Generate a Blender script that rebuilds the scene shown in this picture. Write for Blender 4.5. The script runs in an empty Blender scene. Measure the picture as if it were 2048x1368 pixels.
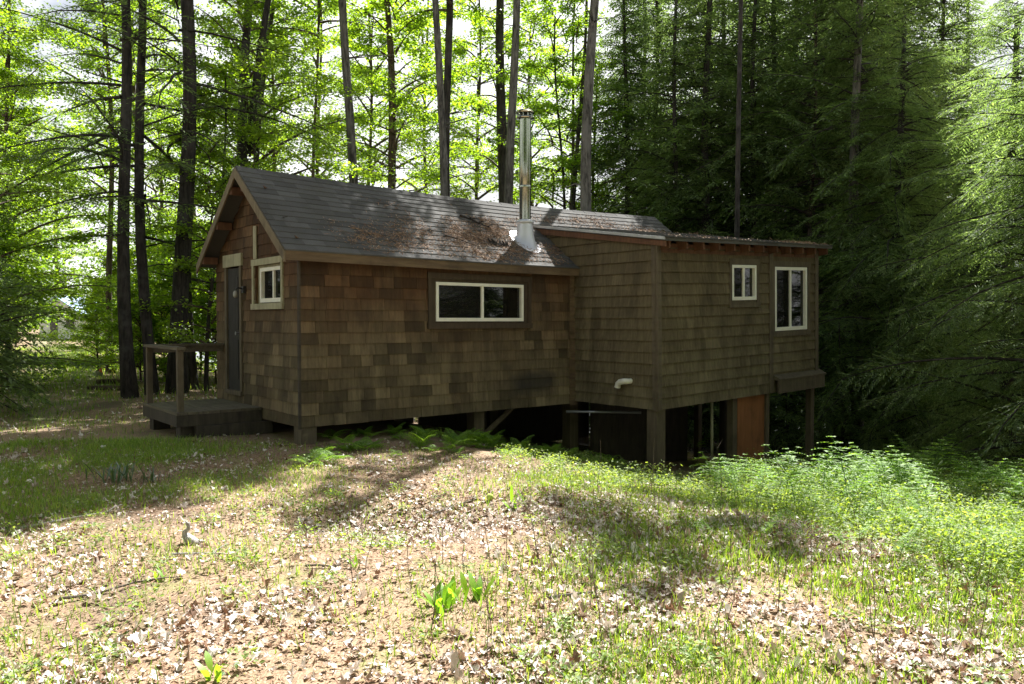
import bpy, math, random
import numpy as np
from mathutils import Vector

random.seed(7)
RNG = np.random.default_rng(11)
SC = bpy.context.scene
COL = SC.collection
PI = math.pi
EYE = 1.65
F = 1593.0                       # focal length in photo pixels
PITCH = math.atan(44 / F)
SUN_AZ, SUN_EL = math.radians(18), math.radians(52)

# ------------------------------------------------------------------ helpers
def tag(o, label=None, cat=None, group=None, kind=None):
    if label: o['label'] = label
    if cat: o['category'] = cat
    if group: o['group'] = group
    if kind: o['kind'] = kind
    return o

def empty(name, loc=(0, 0, 0), rz=0.0, parent=None):
    o = bpy.data.objects.new(name, None)
    o.empty_display_size = 0.2
    COL.objects.link(o)
    o.location = loc
    o.rotation_euler = (0, 0, rz)
    if parent: o.parent = parent
    return o

def link(name, me, parent=None, loc=None, rz=0.0, scale=None):
    o = bpy.data.objects.new(name, me)
    COL.objects.link(o)
    if parent: o.parent = parent
    if loc is not None: o.location = loc
    o.rotation_euler = (0, 0, rz)
    if scale is not None: o.scale = scale if hasattr(scale, '__len__') else (scale,) * 3
    return o

def np_mesh(name, V, faces, mat, smooth=False):
    """V (N,3); faces a list of int arrays (M,k)"""
    me = bpy.data.meshes.new(name)
    V = np.asarray(V, dtype=np.float32)
    me.vertices.add(len(V))
    me.vertices.foreach_set('co', V.ravel())
    loops, starts, s = [], [], 0
    for fa in faces:
        if len(fa) == 0: continue
        fa = np.asarray(fa, dtype=np.int32)
        loops.append(fa.ravel())
        k = fa.shape[1]
        starts.append(s + np.arange(len(fa), dtype=np.int32) * k)
        s += fa.size
    loops = np.concatenate(loops); starts = np.concatenate(starts)
    me.loops.add(len(loops))
    me.loops.foreach_set('vertex_index', loops)
    me.polygons.add(len(starts))
    me.polygons.foreach_set('loop_start', starts)
    me.polygons.foreach_set('use_smooth', np.full(len(starts), bool(smooth)))
    me.update(calc_edges=True)
    if mat: me.materials.append(mat)
    return me

class MB:
    def __init__(self, xf=None):
        self.v, self.f, self.xf, self.n = [], {}, xf, 0
    def add(self, V, faces):
        for fa in faces:
            self.f.setdefault(len(fa), []).append([i + self.n for i in fa])
        self.v.extend([tuple(p) for p in V])
        self.n += len(V)
    def hexa(self, P):           # 8 points: bottom quad 0-3, top quad 4-7
        self.add(P, [(3, 2, 1, 0), (4, 5, 6, 7), (0, 1, 5, 4), (1, 2, 6, 5), (2, 3, 7, 6), (3, 0, 4, 7)])
    def box(self, x0, x1, y0, y1, z0, z1):
        self.hexa([(x0, y0, z0), (x1, y0, z0), (x1, y1, z0), (x0, y1, z0),
                   (x0, y0, z1), (x1, y0, z1), (x1, y1, z1), (x0, y1, z1)])
    def tube(self, pts, rad, n=8, caps=True, wob=0.0, rng=None):
        pts = [Vector(p) for p in pts]
        if not hasattr(rad, '__len__'): rad = [rad] * len(pts)
        V, Fc = [], []
        up = Vector((0.31, 0.17, 0.93))
        for i, p in enumerate(pts):
            d = (pts[min(i + 1, len(pts) - 1)] - pts[max(i - 1, 0)]).normalized()
            ref = up if abs(d.dot(up)) < 0.9 else Vector((1, 0.1, 0))
            a = d.cross(ref).normalized(); b = d.cross(a)
            for k in range(n):
                t = 2 * PI * k / n
                r = rad[i]
                if wob: r *= 1 + wob * (random.random() - 0.5)
                V.append(p + (a * math.cos(t) + b * math.sin(t)) * r)
        for i in range(len(pts) - 1):
            for k in range(n):
                k2 = (k + 1) % n
                Fc.append((i * n + k, i * n + k2, (i + 1) * n + k2, (i + 1) * n + k))
        if caps:
            Fc.append(tuple(range(n - 1, -1, -1)))
            Fc.append(tuple((len(pts) - 1) * n + k for k in range(n)))
        self.add(V, Fc)
    def lathe(self, prof, c, n=24):   # prof: (r, z) list
        V, Fc = [], []
        for r, z in prof:
            for k in range(n):
                t = 2 * PI * k / n
                V.append((c[0] + r * math.cos(t), c[1] + r * math.sin(t), c[2] + z))
        for i in range(len(prof) - 1):
            for k in range(n):
                k2 = (k + 1) % n
                Fc.append((i * n + k, i * n + k2, (i + 1) * n + k2, (i + 1) * n + k))
        self.add(V, Fc)
    def mesh(self, name, mat, smooth=False):
        V = np.array(self.v, dtype=np.float64)
        if self.xf is not None: V = self.xf(V)
        return np_mesh(name, V, [np.array(v) for v in self.f.values()], mat, smooth)
    def build(self, name, mat, parent=None, smooth=False, label=None):
        o = link(name, self.mesh(name, mat, smooth), parent)
        if label: o['label'] = label
        return o

def join_crown(mb, V, T, leaf, bark):
    sv = np.array(mb.v); fs = [np.array(v) + len(V) for v in mb.f.values()]
    me = np_mesh('crown', np.concatenate([V, sv]), [T] + fs, leaf)
    me.materials.append(bark)
    mi = np.zeros(len(me.polygons), dtype=np.int32); mi[len(T):] = 1
    me.polygons.foreach_set('material_index', mi)
    return me

def norm(a):
    return a / np.maximum(np.linalg.norm(a, axis=-1, keepdims=True), 1e-9)

def leaf_verts(P, D, Nn, L, W, fold=0.25, mid=0.45):
    """kite shaped folded leaves -> V (4N,3), tris (2N,3)"""
    D = norm(D); S = norm(np.cross(D, Nn)); Nn = np.cross(S, D)
    L = np.broadcast_to(L, (len(P),))[:, None]; W = np.broadcast_to(W, (len(P),))[:, None]
    m = P + D * L * mid
    V = np.stack([P, m + S * W * .5 + Nn * W * fold, P + D * L, m - S * W * .5 + Nn * W * fold], 1).reshape(-1, 3)
    b = np.arange(len(P))[:, None] * 4
    T = np.concatenate([b + np.array([0, 2, 1]), b + np.array([0, 3, 2])])
    return V, T

def smooth01(a, b, x):
    t = np.clip((x - a) / (b - a), 0, 1)
    return t * t * (3 - 2 * t)

# ------------------------------------------------------------------ camera maths and the ground
CP, SP = math.cos(PITCH), math.sin(PITCH)
def pxX(px, depth): return (px - 1024) / F * depth

def ground(x, y):
    x = np.asarray(x, dtype=np.float64); y = np.asarray(y, dtype=np.float64)
    xe = np.where(x < 2.5, x, 2.5 + .35 * (x - 2.5))
    t = xe * .75 + (y - 9) * .55
    fac = smooth01(1, 8, x + 5 + .5 * (y - 9))
    tt = np.maximum(t + .35, 0)
    slope = .20 * (np.sqrt(tt * tt + .25) - .5)
    z = -np.minimum(slope, 4.6) * fac
    # left and far left: slightly rising ground
    z = z + .012 * np.clip(y - 20, 0, 60) * (1 - fac)
    # relief
    z = z + .022 * np.sin(1.7 * x + .6 * y) * np.sin(1.3 * y - .7 * x + 1) + .015 * np.sin(3.9 * x + 1.1) * np.sin(3.3 * y + .4)
    z = z + .05 * np.sin(.45 * x + .8) * np.sin(.38 * y + .3) * smooth01(2, 8, np.abs(y))
    # hollow in the lawn and a low bank around it
    z = z - .20 * np.exp(-(((x + .95) / .95) ** 2 + ((y - 6.75) / .75) ** 2))
    z = z + .04 * np.exp(-(((x - .15) / .8) ** 2 + ((y - 7.4) / .5) ** 2))
    return z
def gz(x, y): return float(ground(x, y))

# ------------------------------------------------------------------ materials
def new_mat(name):
    m = bpy.data.materials.new(name); m.use_nodes = True
    nt = m.node_tree; nt.nodes.clear()
    out = nt.nodes.new('ShaderNodeOutputMaterial')
    return m, nt, out
def N(nt, t, **kw):
    n = nt.nodes.new(t)
    for k, v in kw.items():
        if k in n.inputs: n.inputs[k].default_value = v
        else: setattr(n, k, v)
    return n
def mixc(nt, fac, a, b, blend='MIX'):
    n = nt.nodes.new('ShaderNodeMix'); n.data_type = 'RGBA'; n.blend_type = blend
    for i, v in ((0, fac), (6, a), (7, b)):
        if hasattr(v, 'is_output'): nt.links.new(v, n.inputs[i])
        elif i == 0: n.inputs[0].default_value = v
        else: n.inputs[i].default_value = (*v, 1)
    return n.outputs[2]
def ramp(nt, src, stops):
    r = nt.nodes.new('ShaderNodeValToRGB')
    e = r.color_ramp.elements
    while len(e) < len(stops): e.new(.5)
    for el, (p, c) in zip(e, stops):
        el.position = p
        el.color = (*c, 1) if hasattr(c, '__len__') else (c, c, c, 1)
    nt.links.new(src, r.inputs[0])
    return r.outputs[0]
def noise(nt, scale, detail=4, rough=.6, vec=None, sc=None, coord='Object'):
    n = N(nt, 'ShaderNodeTexNoise'); n.inputs['Scale'].default_value = scale
    n.inputs['Detail'].default_value = detail; n.inputs['Roughness'].default_value = rough
    if vec is None:
        vec = N(nt, 'ShaderNodeTexCoord').outputs[coord]
    if sc:
        mp = N(nt, 'ShaderNodeMapping'); mp.inputs['Scale'].default_value = sc
        nt.links.new(vec, mp.inputs['Vector']); vec = mp.outputs[0]
    nt.links.new(vec, n.inputs['Vector'])
    return n.outputs['Fac']
def principled(nt, out, col, rough=.7, bump=None, bstr=.3, bdist=.01, **kw):
    p = N(nt, 'ShaderNodeBsdfPrincipled')
    if hasattr(col, 'is_output'): nt.links.new(col, p.inputs['Base Color'])
    else: p.inputs['Base Color'].default_value = (*col, 1)
    if hasattr(rough, 'is_output'): nt.links.new(rough, p.inputs['Roughness'])
    else: p.inputs['Roughness'].default_value = rough
    for k, v in kw.items(): p.inputs[k.replace('_', ' ')].default_value = v
    if bump is not None:
        b = N(nt, 'ShaderNodeBump'); b.inputs['Strength'].default_value = bstr; b.inputs['Distance'].default_value = bdist
        nt.links.new(bump, b.inputs['Height']); nt.links.new(b.outputs[0], p.inputs['Normal'])
    nt.links.new(p.outputs[0], out.inputs['Surface'])
    return p
def island(nt): return N(nt, 'ShaderNodeNewGeometry').outputs['Random Per Island']
def objrand(nt): return N(nt, 'ShaderNodeObjectInfo').outputs['Random']

def leaf_mat(name, stops, transl=.45, gloss=.08, tree_var=None, rough=.45, tint=(2.3, 2.15, .7)):
    m, nt, out = new_mat(name)
    c = ramp(nt, island(nt), stops)
    if tree_var:
        c = mixc(nt, objrand(nt), c, mixc(nt, 1.0, c, tree_var, 'MULTIPLY'))
    d = N(nt, 'ShaderNodeBsdfDiffuse'); nt.links.new(c, d.inputs[0])
    t = N(nt, 'ShaderNodeBsdfTranslucent')
    tc = mixc(nt, 1.0, c, tint, 'MULTIPLY')
    nt.links.new(tc, t.inputs[0])
    mx = N(nt, 'ShaderNodeMixShader'); mx.inputs[0].default_value = transl
    nt.links.new(d.outputs[0], mx.inputs[1]); nt.links.new(t.outputs[0], mx.inputs[2])
    g = N(nt, 'ShaderNodeBsdfGlossy'); g.inputs['Roughness'].default_value = rough
    g.inputs[0].default_value = (1, 1, 1, 1)
    m2 = N(nt, 'ShaderNodeMixShader'); m2.inputs[0].default_value = gloss
    nt.links.new(mx.outputs[0], m2.inputs[1]); nt.links.new(g.outputs[0], m2.inputs[2])
    nt.links.new(m2.outputs[0], out.inputs['Surface'])
    return m

M = {}
M['maple'] = leaf_mat('maple_leaf', [(0, (.09, .155, .015)), (.5, (.165, .265, .025)), (1, (.27, .385, .045))], .6, .05, (.85, .95, .8))
M['hemlock'] = leaf_mat('hemlock_needles', [(0, (.085, .125, .055)), (.6, (.15, .215, .085)), (1, (.25, .33, .13))], .46, .03, tint=(1.9, 1.95, 1.0), tree_var= (.7, .75, .75))
M['hemlock_lit_tone'] = leaf_mat('hemlock_lit_tone_needles', [(0, (.07, .115, .045)), (.6, (.14, .21, .075)), (1, (.25, .33, .14))], .48, .03, None, .6, (1.9, 1.95, 1.0))  # second needle colour, sunlight on the near sprays put into the tone
M['fern'] = leaf_mat('fern_leaf', [(0, (.08, .16, .025)), (.5, (.15, .27, .04)), (1, (.25, .37, .07))], .5, .02, (.8, .9, .8))
M['under'] = leaf_mat('undergrowth_leaf', [(0, (.07, .125, .03)), (.6, (.17, .26, .055)), (1, (.31, .39, .13))], .45, .03, None, .6)
M['grass'] = leaf_mat('grass_blade', [(0, (.09, .17, .025)), (.6, (.16, .27, .04)), (1, (.28, .34, .09))], .4, .03)
M['litter'] = leaf_mat('dry_leaf', [(0, (.16, .085, .05)), (.16, (.27, .15, .085)), (.3, (.42, .33, .26)), (.6, (.60, .52, .46)), (1, (.80, .74, .69))], .15, .05, tint=(1, .95, .9))
M['sprout'] = leaf_mat('sprout_leaf', [(0, (.12, .26, .03)), (1, (.22, .40, .05))], .5, .02)
M['daffodil'] = leaf_mat('dark_blade_leaf', [(0, (.03, .075, .025)), (1, (.05, .11, .04))], .3, .1)
M['far_leaf'] = leaf_mat('far_leaf', [(0, (.05, .11, .015)), (1, (.13, .24, .03))], .5, .03)

def bark_mat(name, dark, light, scale=1.0):
    m, nt, out = new_mat(name)
    n1 = noise(nt, 15 * scale, 6, .75, sc=(1, 1, .16))
    n2 = noise(nt, 2.2 * scale, 3, .6)
    c = ramp(nt, n1, [(.40, tuple(v * .6 for v in dark)), (.62, tuple(v * 1.25 for v in light))])
    lich = ramp(nt, n2, [(.5, 0), (.68, 1)])
    c = mixc(nt, lich, c, tuple(.75 * v + .035 for v in light))
    principled(nt, out, c, .9, n1, .9, .03)
    return m
M['bark_dark'] = bark_mat('dark_bark', (.012, .010, .009), (.042, .034, .029))
M['bark_grey'] = bark_mat('grey_bark', (.05, .045, .038), (.15, .14, .12))
M['bark_brown'] = bark_mat('brown_bark', (.035, .022, .016), (.12, .08, .06))
M['twig'] = bark_mat('twig_bark', (.10, .075, .055), (.24, .19, .15), 4)
M['pale_wood'] = bark_mat('pale_dead_wood', (.5, .45, .43), (.72, .68, .66), 4)

def shingle_mat(name, red, grey, zlo, zhi, tones=[(0, .5), (.3, .85), (.8, 1.12), (1, 1.55)], dark=(.028, .02, .015), stain=None):
    """cedar: reddish where sheltered under the eaves, weathered grey lower; per-shingle tone, streaks, stains"""
    m, nt, out = new_mat(name)
    tc = N(nt, 'ShaderNodeTexCoord')
    sep = N(nt, 'ShaderNodeSeparateXYZ'); nt.links.new(tc.outputs['Object'], sep.inputs[0])
    mr = N(nt, 'ShaderNodeMapRange'); mr.inputs['From Min'].default_value = zlo; mr.inputs['From Max'].default_value = zhi
    nt.links.new(sep.outputs['Z'], mr.inputs['Value'])
    big = noise(nt, 1.3, 4, .6, tc.outputs['Object'])
    ad = N(nt, 'ShaderNodeMath', operation='ADD'); nt.links.new(mr.outputs[0], ad.inputs[0])
    b2 = N(nt, 'ShaderNodeMath', operation='MULTIPLY_ADD'); b2.inputs[1].default_value = 1.5; b2.inputs[2].default_value = -.75
    nt.links.new(big, b2.inputs[0]); nt.links.new(b2.outputs[0], ad.inputs[1])
    base = mixc(nt, ad.outputs[0], grey, red)
    r = ramp(nt, island(nt), tones)
    base = mixc(nt, 1.0, base, r, 'MULTIPLY')
    streak = noise(nt, 26, 4, .7, tc.outputs['Object'], (1, 1, .07))
    base = mixc(nt, .55, base, ramp(nt, streak, [(.3, .5), (.7, 1.35)]), 'MULTIPLY')
    st = noise(nt, 3.4, 5, .7, tc.outputs['Object'], (1, 1, .3))
    base = mixc(nt, ramp(nt, st, [(.46, 0), (.7, .62)]), base, dark)
    if stain:                   # black mildew low on the wall, with its own ragged outline
        vm = N(nt, 'ShaderNodeVectorMath', operation='SUBTRACT'); vm.inputs[1].default_value = (stain[0], 0, stain[1]); nt.links.new(tc.outputs['Object'], vm.inputs[0])
        v2 = N(nt, 'ShaderNodeVectorMath', operation='MULTIPLY'); v2.inputs[1].default_value = (1 / stain[2], 0, 1 / .42); nt.links.new(vm.outputs[0], v2.inputs[0])
        ln = N(nt, 'ShaderNodeVectorMath', operation='LENGTH'); nt.links.new(v2.outputs[0], ln.inputs[0])
        sm = N(nt, 'ShaderNodeMath', operation='MULTIPLY_ADD'); sm.inputs[1].default_value = 1.1; nt.links.new(big, sm.inputs[0]); nt.links.new(ln.outputs['Value'], sm.inputs[2])
        base = mixc(nt, ramp(nt, sm.outputs[0], [(.75, .75), (1.0, 0)]), base, (.035, .032, .028))
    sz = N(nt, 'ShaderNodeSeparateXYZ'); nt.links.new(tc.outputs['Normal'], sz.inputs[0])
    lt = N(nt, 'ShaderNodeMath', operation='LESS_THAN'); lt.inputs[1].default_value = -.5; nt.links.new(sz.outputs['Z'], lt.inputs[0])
    base = mixc(nt, lt.outputs[0], base, mixc(nt, 1.0, base, (.22, .14, .10), 'MULTIPLY'))  # undersides darkened in the colour to draw the shadow line under each course
    principled(nt, out, base, .9, streak, .35, .004, Specular_IOR_Level=.25)
    return m
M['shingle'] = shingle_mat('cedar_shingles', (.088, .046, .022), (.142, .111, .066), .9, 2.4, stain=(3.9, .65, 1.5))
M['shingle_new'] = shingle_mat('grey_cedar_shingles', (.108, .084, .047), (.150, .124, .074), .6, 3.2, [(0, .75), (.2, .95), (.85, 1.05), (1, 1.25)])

def wood_mat(name, a, b, scale=1.0, axis=(1, 1, .12), rough=.85):
    m, nt, out = new_mat(name)
    n1 = noise(nt, 18 * scale, 5, .65, sc=axis)
    n2 = noise(nt, 3, 4, .6)
    c = ramp(nt, n1, [(.3, a), (.7, b)])
    c = mixc(nt, ramp(nt, n2, [(.5, 0), (.75, .6)]), c, tuple(.4 * v for v in a))
    principled(nt, out, c, rough, n1, .4, .006)
    return m
M['trim_grey'] = wood_mat('weathered_trim', (.075, .058, .037), (.13, .105, .068))
M['trim_dark'] = wood_mat('dark_stained_trim', (.036, .024, .014), (.075, .052, .031))
M['trim_pale'] = wood_mat('pale_painted_trim', (.27, .26, .17), (.40, .38, .26))
M['fascia'] = wood_mat('eave_board', (.085, .054, .03), (.16, .112, .062), 1, (.12, 1, 1))
M['rake'] = wood_mat('rake_board', (.12, .095, .06), (.21, .165, .105))
M['rafter'] = wood_mat('rafter_wood', (.085, .038, .02), (.15, .07, .036))
M['post'] = wood_mat('post_wood', (.075, .058, .037), (.135, .106, .069))
M['ply'] = wood_mat('plywood', (.20, .075, .025), (.30, .12, .045))
M['deck'] = wood_mat('deck_boards', (.075, .062, .045), (.15, .125, .09), 1, (1, .12, 1))
M['dark_wood'] = wood_mat('dark_damp_wood', (.03, .024, .018), (.07, .055, .04))
M['door'] = wood_mat('dark_door', (.018, .017, .016), (.034, .031, .028))

m, nt, out = new_mat('asphalt_shingles')
r = ramp(nt, island(nt), [(0, (.078, .077, .074)), (.5, (.096, .095, .091)), (1, (.12, .119, .114))])
g = noise(nt, 260, 2, .5)
big = noise(nt, 1.1, 4, .6)
c = mixc(nt, .6, r, ramp(nt, g, [(.3, .5), (.7, 1.5)]), 'MULTIPLY')
c = mixc(nt, ramp(nt, big, [(.45, 0), (.75, .5)]), c, (.055, .05, .042))
principled(nt, out, c, .95, g, .35, .004, Specular_IOR_Level=.12)
M['asphalt'] = m

def plain(name, col, rough=.5, var=.15, scale=6, **kw):
    m, nt, out = new_mat(name)
    n1 = noise(nt, scale, 5, .65)
    c = ramp(nt, n1, [(.3, tuple(v * (1 - var) for v in col)), (.7, tuple(min(1, v * (1 + var)) for v in col))])
    principled(nt, out, c, rough, **kw)
    return m
M['vinyl'] = plain('white_vinyl', (.78, .78, .70), .4, .07)
M['pvc'] = plain('white_pvc', (.74, .72, .64), .35, .12)
M['steel'] = plain('polished_steel', (.33, .35, .29), .12, .05, 3, Metallic=1.0)
M['flash'] = plain('galvanised_flashing', (.56, .58, .62), .42, .06, 5, Metallic=.35)
M['drip'] = plain('pale_metal_edge', (.45, .46, .46), .4, .2, 5, Metallic=.5)
M['iron'] = plain('grey_metal', (.25, .26, .27), .45, .2, 5, Metallic=.7)
M['black_metal'] = plain('black_metal', (.02, .02, .02), .5)
M['stone'] = plain('pale_stone', (.36, .33, .30), .85, .3, 14)
M['orange'] = plain('orange_plastic', (.75, .18, .05), .5)
M['tennis'] = plain('yellow_green_felt', (.42, .52, .10), .9, .15, 40)
M['cottage_wall'] = plain('white_clapboard', (.62, .64, .62), .7, .08)
M['cottage_roof'] = plain('blue_metal_roof', (.32, .42, .58), .35, .1, 3, Metallic=.3)
M['cottage_dark'] = plain('dark_opening', (.05, .045, .04), .6)
M['interior'] = plain('dark_interior', (.045, .035, .028), .9)
M['bulb'] = plain('frosted_glass_shade', (.28, .28, .26), .25)

def glass_mat(name, tint, refl=.10, tr=.55):
    m, nt, out = new_mat(name)
    t = N(nt, 'ShaderNodeBsdfTransparent'); t.inputs[0].default_value = (tr, tr, tr * .95, 1)
    g = N(nt, 'ShaderNodeBsdfGlossy'); g.inputs['Roughness'].default_value = .03
    d = N(nt, 'ShaderNodeBsdfDiffuse'); d.inputs[0].default_value = (*tint, 1)
    m1 = N(nt, 'ShaderNodeMixShader'); m1.inputs[0].default_value = .25
    nt.links.new(t.outputs[0], m1.inputs[1]); nt.links.new(d.outputs[0], m1.inputs[2])
    m2 = N(nt, 'ShaderNodeMixShader'); m2.inputs[0].default_value = refl
    nt.links.new(m1.outputs[0], m2.inputs[1]); nt.links.new(g.outputs[0], m2.inputs[2])
    nt.links.new(m2.outputs[0], out.inputs['Surface'])
    return m
M['glass'] = glass_mat('window_glass', (.012, .014, .012), .09, .35)
M['screen'] = glass_mat('insect_screen', (.05, .05, .045), .02, .25)

# ground: needle duff, moss, soil and grassy stain patches, all seen from its position
m, nt, out = new_mat('forest_floor')
pos = N(nt, 'ShaderNodeNewGeometry').outputs['Position']
n_big = noise(nt, .55, 5, .6, pos)
n_mid = noise(nt, 2.6, 5, .65, pos)
n_fine = noise(nt, 38, 4, .7, pos)
needle = noise(nt, 120, 3, .7, pos, (1, .35, 1))
duff = ramp(nt, needle, [(.28, (.10, .062, .038)), (.5, (.25, .165, .10)), (.74, (.43, .31, .205))])
moss = ramp(nt, n_fine, [(.3, (.09, .11, .02)), (.7, (.22, .24, .07))])
soil = ramp(nt, n_fine, [(.3, (.05, .034, .022)), (.7, (.16, .11, .075))])
c = mixc(nt, ramp(nt, n_mid, [(.52, 0), (.68, .7)]), duff, moss)
c = mixc(nt, ramp(nt, n_big, [(.52, 0), (.66, .8)]), c, soil)
principled(nt, out, c, .95, n_fine, .6, .02)
M['ground'] = m
m, nt, out = new_mat('worn_path')
pos = N(nt, 'ShaderNodeNewGeometry').outputs['Position']
nf = noise(nt, 30, 4, .7, pos); nm = noise(nt, 1.4, 5, .65, pos)
c = mixc(nt, ramp(nt, nm, [(.42, 0), (.6, .9)]), ramp(nt, nf, [(.3, (.14, .10, .065)), (.7, (.33, .25, .17))]),
         ramp(nt, nf, [(.3, (.06, .09, .02)), (.7, (.17, .21, .05))]))
principled(nt, out, c, .95, nf, .5, .02)
M['path'] = m
m, nt, out = new_mat('lake_water')
w = noise(nt, 1.2, 4, .6, sc=(1, .5, 1))
principled(nt, out, (.02, .035, .045), .12, w, .25, .05)
M['water'] = m
M['hill'] = leaf_mat('far_hill_forest', [(0, (.03, .06, .02)), (1, (.05, .09, .03))], .1, .0)
m, nt, out = new_mat('needle_litter')
principled(nt, out, ramp(nt, island(nt), [(0, (.14, .08, .048)), (.5, (.26, .155, .09)), (.9, (.40, .27, .17)), (1, (.58, .46, .35))]), .9)
M['needle'] = m

# ------------------------------------------------------------------ sky, sun, camera
w = bpy.data.worlds.new('World'); SC.world = w; w.use_nodes = True
wn = w.node_tree
bg = wn.nodes['Background']
sky = wn.nodes.new('ShaderNodeTexSky'); sky.sky_type = 'NISHITA'; sky.sun_disc = False
sky.sun_elevation = SUN_EL; sky.sun_rotation = SUN_AZ
sky.air_density = 1.0; sky.dust_density = 4.0; sky.ozone_density = 1.0
tcw = wn.nodes.new('ShaderNodeTexCoord')
cn = noise(wn, 2.6, 6, .62, tcw.outputs['Generated'], (1, 1, 1.8))
cl = ramp(wn, cn, [(.31, 0), (.50, 1)])
szw = wn.nodes.new('ShaderNodeSeparateXYZ'); wn.links.new(tcw.outputs['Generated'], szw.inputs[0])
low = ramp(wn, szw.outputs['Z'], [(.45, 1), (.68, .12)])      # the cloud bank stands low, the zenith is clear
cm = wn.nodes.new('ShaderNodeMath'); cm.operation = 'MULTIPLY'; wn.links.new(cl, cm.inputs[0]); wn.links.new(low, cm.inputs[1])
wn.links.new(mixc(wn, cm.outputs[0], sky.outputs[0], (12.5, 12.6, 12.8)), bg.inputs[0]); bg.inputs[1].default_value = .034
sl = bpy.data.lights.new('sun', 'SUN'); sl.energy = 5.0; sl.angle = math.radians(.5); sl.color = (1, .975, .935)
so = bpy.data.objects.new('sun', sl); COL.objects.link(so)
sd = Vector((math.sin(SUN_AZ) * math.cos(SUN_EL), math.cos(SUN_AZ) * math.cos(SUN_EL), math.sin(SUN_EL)))
so.rotation_euler = sd.to_track_quat('Z', 'Y').to_euler(); so.location = (10, 20, 40)
cd = bpy.data.cameras.new('camera'); cam = bpy.data.objects.new('camera', cd); COL.objects.link(cam)
cd.sensor_width = 36; cd.lens = 36 * F / 2048; cd.clip_end = 3000; cd.clip_start = .05
cam.location = (0, 0, EYE); cam.rotation_euler = (PI / 2 - PITCH, 0, 0)
SC.camera = cam
SC.view_settings.view_transform = 'Standard'; SC.view_settings.look = 'None'
SC.view_settings.exposure = 1.8; SC.view_settings.gamma = 1
SC.cycles.max_bounces = 8; SC.cycles.diffuse_bounces = 4; SC.cycles.transmission_bounces = 5
SC.cycles.transparent_max_bounces = 8; SC.cycles.caustics_reflective = False; SC.cycles.caustics_refractive = False
SC.cycles.use_denoising = True; SC.cycles.denoising_prefilter = 'NONE'

# ------------------------------------------------------------------ ground, path, lake, far shore
def axis(parts): return np.unique(np.concatenate([np.arange(a, b, s) for a, b, s in parts]).round(4))
gx = axis([(-150, -30, 6), (-30, -9, 1), (-9, 9, .14), (9, 30, 1), (30, 151, 6)])
gy = axis([(-14, 1, 1), (1, 14, .14), (14, 34, .7), (34, 70, 2), (70, 151, 6)])
XX, YY = np.meshgrid(gx, gy)
ZZ = ground(XX, YY)
idx = np.arange(XX.size).reshape(XX.shape)
Q = np.stack([idx[:-1, :-1], idx[:-1, 1:], idx[1:, 1:], idx[1:, :-1]], -1).reshape(-1, 4)
tag(link('ground', np_mesh('ground', np.stack([XX, YY, ZZ], -1).reshape(-1, 3), [Q], M['ground'], True)), 'forest clearing floor of needles moss and soil', None, None, 'structure')

def path_c(y): return -.576 * y + .25 * np.sin(y * .35)
py_ = np.arange(13.0, 56, .35)
rows = []
for y in py_:
    c0 = float(path_c(y)); hw = 1.25 + .12 * math.sin(y * 1.7) + .1 * random.random()
    hw *= float(smooth01(12.5, 19, y)) * .75 + .25
    for k in range(9):
        u = k / 4 - 1
        x = c0 + hw * u + (.10 * (random.random() - .5) if abs(u) == 1 else 0)
        rows.append((x, y, gz(x, y) + (.012 if abs(u) < 1 else -.01)))
n = len(py_)
Q = [(i * 9 + k, i * 9 + k + 1, (i + 1) * 9 + k + 1, (i + 1) * 9 + k) for i in range(n - 1) for k in range(8)]
tag(link('path', np_mesh('path', rows, [np.array(Q)], M['path'], True)), 'worn grassy track leading into the woods', None, None, 'structure')
wv = [(-60, 30, -2.6), (900, 30, -2.6), (900, 900, -2.6), (-60, 900, -2.6)]
tag(link('water', np_mesh('water', wv, [np.array([[0, 1, 2, 3]])], M['water'])), 'lake water glimpsed between the trunks', None, None, 'structure')
hv, hq = [], []
for i in range(121):
    a = math.radians(-65 + i * 130 / 120)
    h = 9 + 5 * math.sin(i * .31) + 3 * math.sin(i * .83 + 1) + 1.5 * random.random()
    for rr, zz in ((620, -4), (640, h * .55), (680, h), (760, -4)):
        hv.append((math.sin(a) * rr, math.cos(a) * rr, zz))
for i in range(120):
    for k in range(3): hq.append((i * 4 + k, (i + 1) * 4 + k, (i + 1) * 4 + k + 1, i * 4 + k + 1))
tag(link('hills', np_mesh('hills', hv, [np.array(hq)], M['hill'], True)), 'low wooded far shore', None, None, 'structure')

# ------------------------------------------------------------------ the cabin
CORN = (-2.77, 10.4, 0.0); CROT = math.atan2(.629, .777)
CA, SA = math.cos(CROT), math.sin(CROT)
def c2w(x, y): return (CORN[0] + x * CA - y * SA, CORN[1] + x * SA + y * CA)
def cgz(x, y): return gz(*c2w(x, y))
cabin = tag(empty('cabin', CORN, CROT), 'brown cedar shingled cabin raised on posts with shed addition and steel chimney', 'cabin')
def lean(V):                       # the addition has sunk: its floor climbs away from the corner post
    V = V.copy(); V[:, 2] += .03 * (V[:, 0] - 4.95) ; V[:, 0] -= .020 * (V[:, 2] - .3)
    return V
WID = 3.15; RX0, RX1 = -.25, 8.75; SL = .755
def sag(x): return -.085 * math.sin(PI * min(max((x - RX0) / (RX1 - RX0), 0), 1))
def roofz(x, y):
    d = y if y <= WID / 2 else WID - y
    k = min(max((d + .15) / (WID / 2 + .15), 0), 1)
    return 2.54 + SL * (d + .15) + sag(x) * (.35 + .65 * k)
def shedz(y): return 3.355 - .150 * (1.11 - y)

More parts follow.
